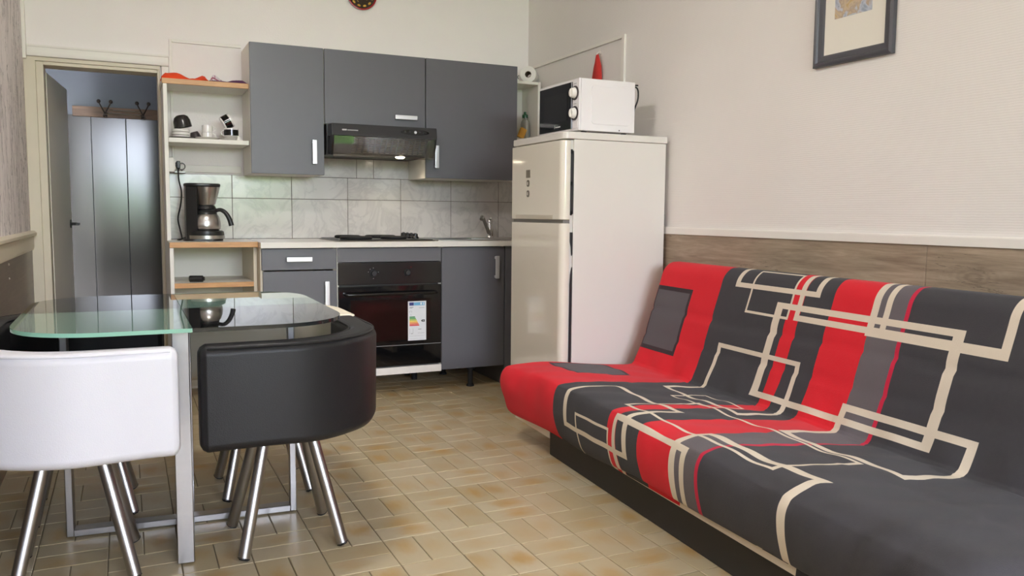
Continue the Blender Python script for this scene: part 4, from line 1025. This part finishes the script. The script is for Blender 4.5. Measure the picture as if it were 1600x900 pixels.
# ================================================================== SOFA BED
sofa = thing('sofa_bed', 'low folding sofa bed with red, black and cream patterned cover', 'sofa', (1.80, -1.75, 0), math.atan2(0.0618, -0.99809))
PROF = [(.840, .125), (.858, .148), (.873, .189), (.884, .242), (.884, .298), (.873, .338), (.849, .355), (.766, .357), (.604, .345), (.402, .328), (.275, .316), (.246, .322), (.232, .345), (.196, .427), (.146, .581), (.106, .704), (.085, .765), (.05, .798), (.01, .803)]
UNDER = [(-.014, .795), (-.026, .77), (-.018, .70), (.02, .55), (.06, .40), (.10, .28), (.16, .20), (.25, .155), (.5, .153), (.78, .152), (.835, .132)]
top = [Vector((p.x, p.y)) for p in catmull([(a, b, 0) for a, b in PROF], 8)]
bot = [Vector((a, b)) for a, b in UNDER]
V_ = [0.034]
for a, b in zip(top, top[1:]): V_.append(V_[-1]+(b-a).length)
sec = top+bot; vv = V_+[1.5]*(len(bot)-3)+[0.02]*3
nrm = []
for i in range(len(sec)):
    d = (sec[(i+1) % len(sec)]-sec[i-1]).normalized(); nrm.append(Vector((d.y, -d.x)))
cen = Vector((0.45, 0.35)); 
if sum((sec[i]-Vector((0.5, 0.25))).dot(nrm[i]) for i in range(8)) < 0: nrm = [-n for n in nrm]
SL0, SL1, NS = 0.0, 2.34, 150
bm = B(); uvl = bm.loops.layers.uv.new('UVMap'); rows = []; info = {}
def sst(a, b, x):
    u = max(0, min(1, (x-a)/(b-a))); return u*u*(3-2*u)
svals = [SL0+0.04*(1-math.cos(PI/2*k/6)) for k in range(6)]
svals += [SL0+0.04+(SL1-SL0-0.08)*k/NS for k in range(NS+1)]
svals += [SL1-0.04*(1-math.cos(PI/2*(5-k)/6)) for k in range(6)]
for s in svals:
    e = min(s-SL0, SL1-s); inset = 0.0 if e >= 0.04 else 0.026*(1-math.sqrt(max(0, 1-((0.04-e)/0.04)**2)))
    row = []
    for i, p in enumerate(sec):
        q = p.copy(); v = vv[i]; dsp = -inset
        if i < len(top):
            dsp -= 0.010*math.exp(-((v-1.058)/0.009)**2)+0.010*math.exp(-((v-1.182)/0.009)**2)
            dsp -= 0.004*math.exp(-((v-0.62)/0.012)**2)*sst(0, 0.2, s)
            if v < 0.88: dsp += 0.0035*math.sin(s*17+v*6)*sst(0.1, 0.3, v)+0.002*math.sin(s*41-v*13)*sst(0.05, 0.2, v)
            if 0.86 < v < 1.0: dsp += 0.004*math.sin(s*33)*math.sin((v-0.86)/0.14*PI)
            if v < 0.16: dsp += 0.004*math.sin(s*9+1)*(1-v/0.16)
            q.x += 0.045*(1-sst(0.0, 0.42, s))*math.exp(-((v-0.20)/0.13)**2)+0.02*(1-sst(0.0, 0.42, s))*math.exp(-((v-0.05)/0.05)**2)
            q.x -= 0.010*sst(0.9, 1.8, s)*(1-sst(0.26, 0.36, v)); q.y -= 0.022*sst(1.0, 1.9, s)*math.exp(-((v-0.27)/0.06)**2)
            for fs_, fa_ in ((1.93, 0.0035), (2.06, 0.005), (2.17, 0.004)): dsp -= fa_*math.exp(-((s-fs_-0.15*(v-0.15))/0.010)**2)*(1-sst(0.22, 0.36, v))
            q.y += 0.030*sst(0.6, 1.4, s)*math.exp(-((v-0.034)/0.03)**2)-0.010*(1-sst(0.0, 0.3, s))*math.exp(-((v-0.30)/0.10)**2)
        q += nrm[i]*dsp
        vt = bm.verts.new((q.x, s, q.y)); row.append(vt)
        wu = 0.0035*math.sin(v*61+s*9)*sst(0.28, 0.36, v)*(1-sst(0.84, 0.95, v)); wv = 0.0
        info[vt] = (s+wu, v+wv)
    rows.append(row)
m_ = len(sec)
for a, b in zip(rows, rows[1:]):
    for k in range(m_):
        f = bm.faces.new((a[k], b[k], b[(k+1) % m_], a[(k+1) % m_]))
for r in (rows[0], rows[-1]):
    bm.faces.new(r)
bmesh.ops.recalc_face_normals(bm, faces=bm.faces)
for f in bm.faces:
    for l in f.loops:
        u, v = info[l.vert]
        if len(f.verts) > 4: v = min(v, 1.4)
        l[uvl].uv = (u, v)
t = NT('patterned_sofa_cover')
uvn = t.n('ShaderNodeTexCoord').outputs['UV']; sp = t.n('ShaderNodeSeparateXYZ'); t.link(uvn, sp.inputs[0]); S_, Vv = sp.outputs[0], sp.outputs[1]
def inr(x, a, b): return t.math('COMPARE', x, (a+b)/2, (b-a)/2)
def rect(s0, s1, v0, v1): return t.math('MULTIPLY', inr(S_, s0, s1), inr(Vv, v0, v1))
BLK, GRY, RED, CRM = srgb(64, 63, 66), srgb(102, 96, 99), srgb(214, 34, 46), srgb(218, 206, 186)
c = t.mix(inr(S_, -1, 0.5), BLK, RED)
c = t.mix(inr(S_, 0.945, 1.012), c, RED); c = t.mix(inr(S_, 1.155, 1.345), c, RED)
c = t.mix(inr(S_, 1.345, 1.475), c, GRY); c = t.mix(inr(S_, 1.472, 1.488), c, srgb(196, 36, 66))
c = t.mix(rect(0.015, 0.31, 0.980, 1.292), c, srgb(58, 48, 52)); c = t.mix(rect(0.032, 0.292, 1.0, 1.272), c, srgb(92, 88, 92))
c = t.mix(rect(0.05, 0.335, 0.44, 0.705), c, srgb(66, 52, 58)); c = t.mix(rect(0.062, 0.322, 0.455, 0.69), c, srgb(96, 90, 94))
PER = 1.222
R1 = [(.595, 1.08, .128, .487, .026, .020), (.705, .955, .0, .208, .010, .010), (.985, 1.412, .0, .274, .024, .022), (1.335, 1.85, .0, .410, .029, .030)]
R2 = [(.595, 1.087, .112, .487, .026, .020), (.70, .955, .012, .208, .010, .010), (.985, 1.412, .014, .268, .024, .022), (1.335, 1.85, .006, .410, .029, .032)]
RC = R1+[(a, b, c0+PER, c1+PER, ws, wv) for a, b, c0, c1, ws, wv in R2]
RC += [(.905, 1.70, .345, .662, .018, .013), (.875, 1.70, .922, 1.296, .038, .023), (.93, 1.72, -.2, .053, .024, .011), (1.33, 1.835, .672, .992, .028, .024), (.595, 1.085, .70, 1.09, .022, .018), (.75, 1.0, .64, .80, .010, .009)]
acc = None
for a, b, v0, v1, ws, wv in RC:
    mk = t.math('SUBTRACT', rect(a, b, v0, v1), rect(a+ws, b-ws, v0+wv, v1-wv))
    acc = mk if acc is None else t.math('MAXIMUM', acc, mk)
c = t.mix(acc, c, CRM)
vo = t.coords('Object'); wv_ = t.noise(vo, 420, 2)
c = t.mix(t.math('MULTIPLY', t.noise(vo, 60, 3), 0.05), c, srgb(120, 118, 118))
t.set(c, 0.85, spec=0.15, sheen=0.06)
t.bump(t.math('ADD', wv_, t.math('MULTIPLY', t.noise(vo, 9, 3), 1.4)), 0.22, 0.006)
obj('cover', bm, t.m, sofa, local=True, angle=70)
obj('storage_base', bxp(0.22, 0.80, 0.29, 2.05, 0.0, 0.150, 0.004), simple('black_base_board', srgb(42, 41, 41), 0.55, vary=0.06), sofa, local=True)
for a, b, cr_ in ((-0.10, 0.2895, 0.03), (2.0505, 2.44, 2.28)):
    bm = B(); box(bm, 0.768, 0.803, a, b, 0.070, 0.122, 0.003); box(bm, 0.22, 0.770, cr_, cr_+0.035, 0.085, 0.118, 0.003)
    obj('bed_frame', bm, simple('pale_frame_paint', srgb(244, 238, 226), 0.45), sofa, local=True)

# ================================================================== ON THE WALLS
pc = thing('framed_picture', 'small abstract watercolour in a grey wooden frame on the right wall', 'picture', (XR-0.01, -2.742, 1.60))
PY0, PY1, PZ0, PZ1 = -2.925, -2.559, 1.601, 2.09
m_pf = simple('grey_stained_wood', srgb(74, 74, 80), 0.4, vary=0.08, scale=40)
fw = 0.043
pr2 = [(0, 0.0), (0, -0.018), (0.010, -0.022), (0.016, -0.020), (0.020, -0.014), (0.036, -0.012), (fw, -0.007), (fw, 0.0)]
def mitre(bm, p0, p1, inward):
    p0, p1, inw = Vector(p0), Vector(p1), Vector(inward); d = (p1-p0).normalized(); A, Bv = [], []
    for u, h in pr2:
        A.append(bm.verts.new(p0+inw*u+d*u+Vector((h, 0, 0)))); Bv.append(bm.verts.new(p1+inw*u-d*u+Vector((h, 0, 0))))
    n = len(pr2); fs = [bm.faces.new(A), bm.faces.new(Bv)]
    for k in range(n): fs.append(bm.faces.new((A[k], A[(k+1) % n], Bv[(k+1) % n], Bv[k])))
    bmesh.ops.recalc_face_normals(bm, faces=fs)
xw = XR-0.0005
for p0, p1, inw in (((xw, PY0, PZ0), (xw, PY1, PZ0), (0, 0, 1)), ((xw, PY0, PZ1), (xw, PY1, PZ1), (0, 0, -1)), ((xw, PY0, PZ0), (xw, PY0, PZ1), (0, 1, 0)), ((xw, PY1, PZ0), (xw, PY1, PZ1), (0, -1, 0))):
    bm = B(); mitre(bm, p0, p1, inw); obj('frame_rail', bm, m_pf, pc, smooth=False)
obj('mount', bxp(xw-0.006, xw-0.001, PY0+fw-0.002, PY1-fw+0.002, PZ0+fw-0.002, PZ1-fw+0.002), simple('cream_mount_board', srgb(230, 226, 214), 0.8, vary=0.01), pc)
tp_ = NT('abstract_watercolour'); v_ = tp_.coords('Object'); n1 = tp_.noise(v_, 15, 3, 0.55, 0.8); n2 = tp_.noise(v_, 26, 4, 0.65, 2.0)
cw = tp_.ramp(n1, [(0.36, srgb(150, 160, 176)), (0.45, srgb(190, 196, 206)), (0.50, srgb(176, 158, 138)), (0.56, srgb(196, 178, 150)), (0.64, srgb(186, 160, 110))])
cw = tp_.mix(tp_.math('MULTIPLY', tp_.math('LESS_THAN', n2, 0.36), 0.7), cw, srgb(84, 74, 84)); tp_.set(cw, 0.8)
obj('print', bxp(xw-0.0068, xw-0.0058, -2.822, -2.649, 1.772, 2.0), tp_.m, pc)

pl_ = thing('wall_plate', 'dark decorative plate with red rim and yellow flowers above the cabinets', 'plate', (0.708, -0.005, 2.25))
PC = Vector((0.708, -0.001, 2.342))
obj('dish', lathe(B(), [(0, 0), (0.045, 0.0), (0.088, 0.012), (0.0905, 0.013), (0.088, 0.0155), (0.045, 0.004), (0, 0.004)], PC, (0, -1, 0), 48), simple('dark_glazed_plate', srgb(58, 48, 38), 0.25, vary=0.3, scale=80), pl_)
obj('rim', lathe(B(), [(0.083, 0.0125), (0.087, 0.0125), (0.0925, 0.0135), (0.0925, 0.0165), (0.087, 0.0172), (0.083, 0.0145), (0.083, 0.0125)], PC, (0, -1, 0), 48), simple('red_glaze', srgb(158, 26, 34), 0.25), pl_)
bm = B()
for k in range(12):
    a = 2*PI*(k+0.5)/12
    bmesh.ops.create_uvsphere(bm, u_segments=10, v_segments=6, radius=1, matrix=Matrix.Translation(PC+Vector((0.068*math.cos(a), -0.0105, 0.068*math.sin(a)))) @ Matrix.Rotation(-a, 4, 'Y') @ Matrix.Diagonal((0.007, 0.0035, 0.0105, 1)))
for k in range(22):
    a = random.uniform(0, 2*PI); r = random.uniform(0.012, 0.05); dy = -0.0045-max(0, (r-0.045))*0.2
    bmesh.ops.create_uvsphere(bm, u_segments=8, v_segments=5, radius=1, matrix=Matrix.Translation(PC+Vector((r*math.cos(a), dy, r*math.sin(a)))) @ Matrix.Rotation(random.uniform(0, PI), 4, 'Y') @ Matrix.Diagonal((0.0022, 0.0018, 0.007, 1)))
obj('flower_motif', bm, simple('yellow_glaze', srgb(206, 160, 48), 0.3), pl_)

# hedge in the garden beyond the window, behind the camera (seen only in reflections)
bm = B(); rh = random.Random(11)
for k in range(16):
    x = -4.5+k*0.62; rr = rh.uniform(0.75, 1.15)
    bmesh.ops.create_icosphere(bm, subdivisions=3, radius=rr, matrix=Matrix.Translation((x, -14.5+rh.uniform(-0.4, 0.4), rh.uniform(0.5, 1.3))))
for v in bm.verts: v.co += Vector((rh.uniform(-.09, .09), rh.uniform(-.09, .09), rh.uniform(-.09, .09)))
for v in bm.verts: v.co.z = max(v.co.z, -0.06)
hg = obj('hedge', bm, m_grass, smooth=False, kind='stuff'); tag(hg, 'green garden hedge outside the window, seen only as reflections', 'hedge')

# fill lamp added on the ceiling, above the frame, to brighten the room
cl_ = thing('fill_lamp', 'added round white fill lamp on the ceiling above the dining table, out of frame', 'lamp', (-0.15, -2.4, ZC-0.12))
obj('base_plate', cyl(B(), (-0.15, -2.4, ZC-0.025), (-0.15, -2.4, ZC-0.0005), 0.11, None, 32, 0.004), m_white, cl_)
obj('globe', lathe(B(), [(0, -0.115), (0.06, -0.11), (0.12, -0.085), (0.15, -0.045), (0.145, -0.026), (0, -0.026)], (-0.15, -2.4, ZC), (0, 0, 1), 36), emit('fill_lamp_globe', (1.0, 0.965, 0.92, 1), FILL_EMIT), cl_)
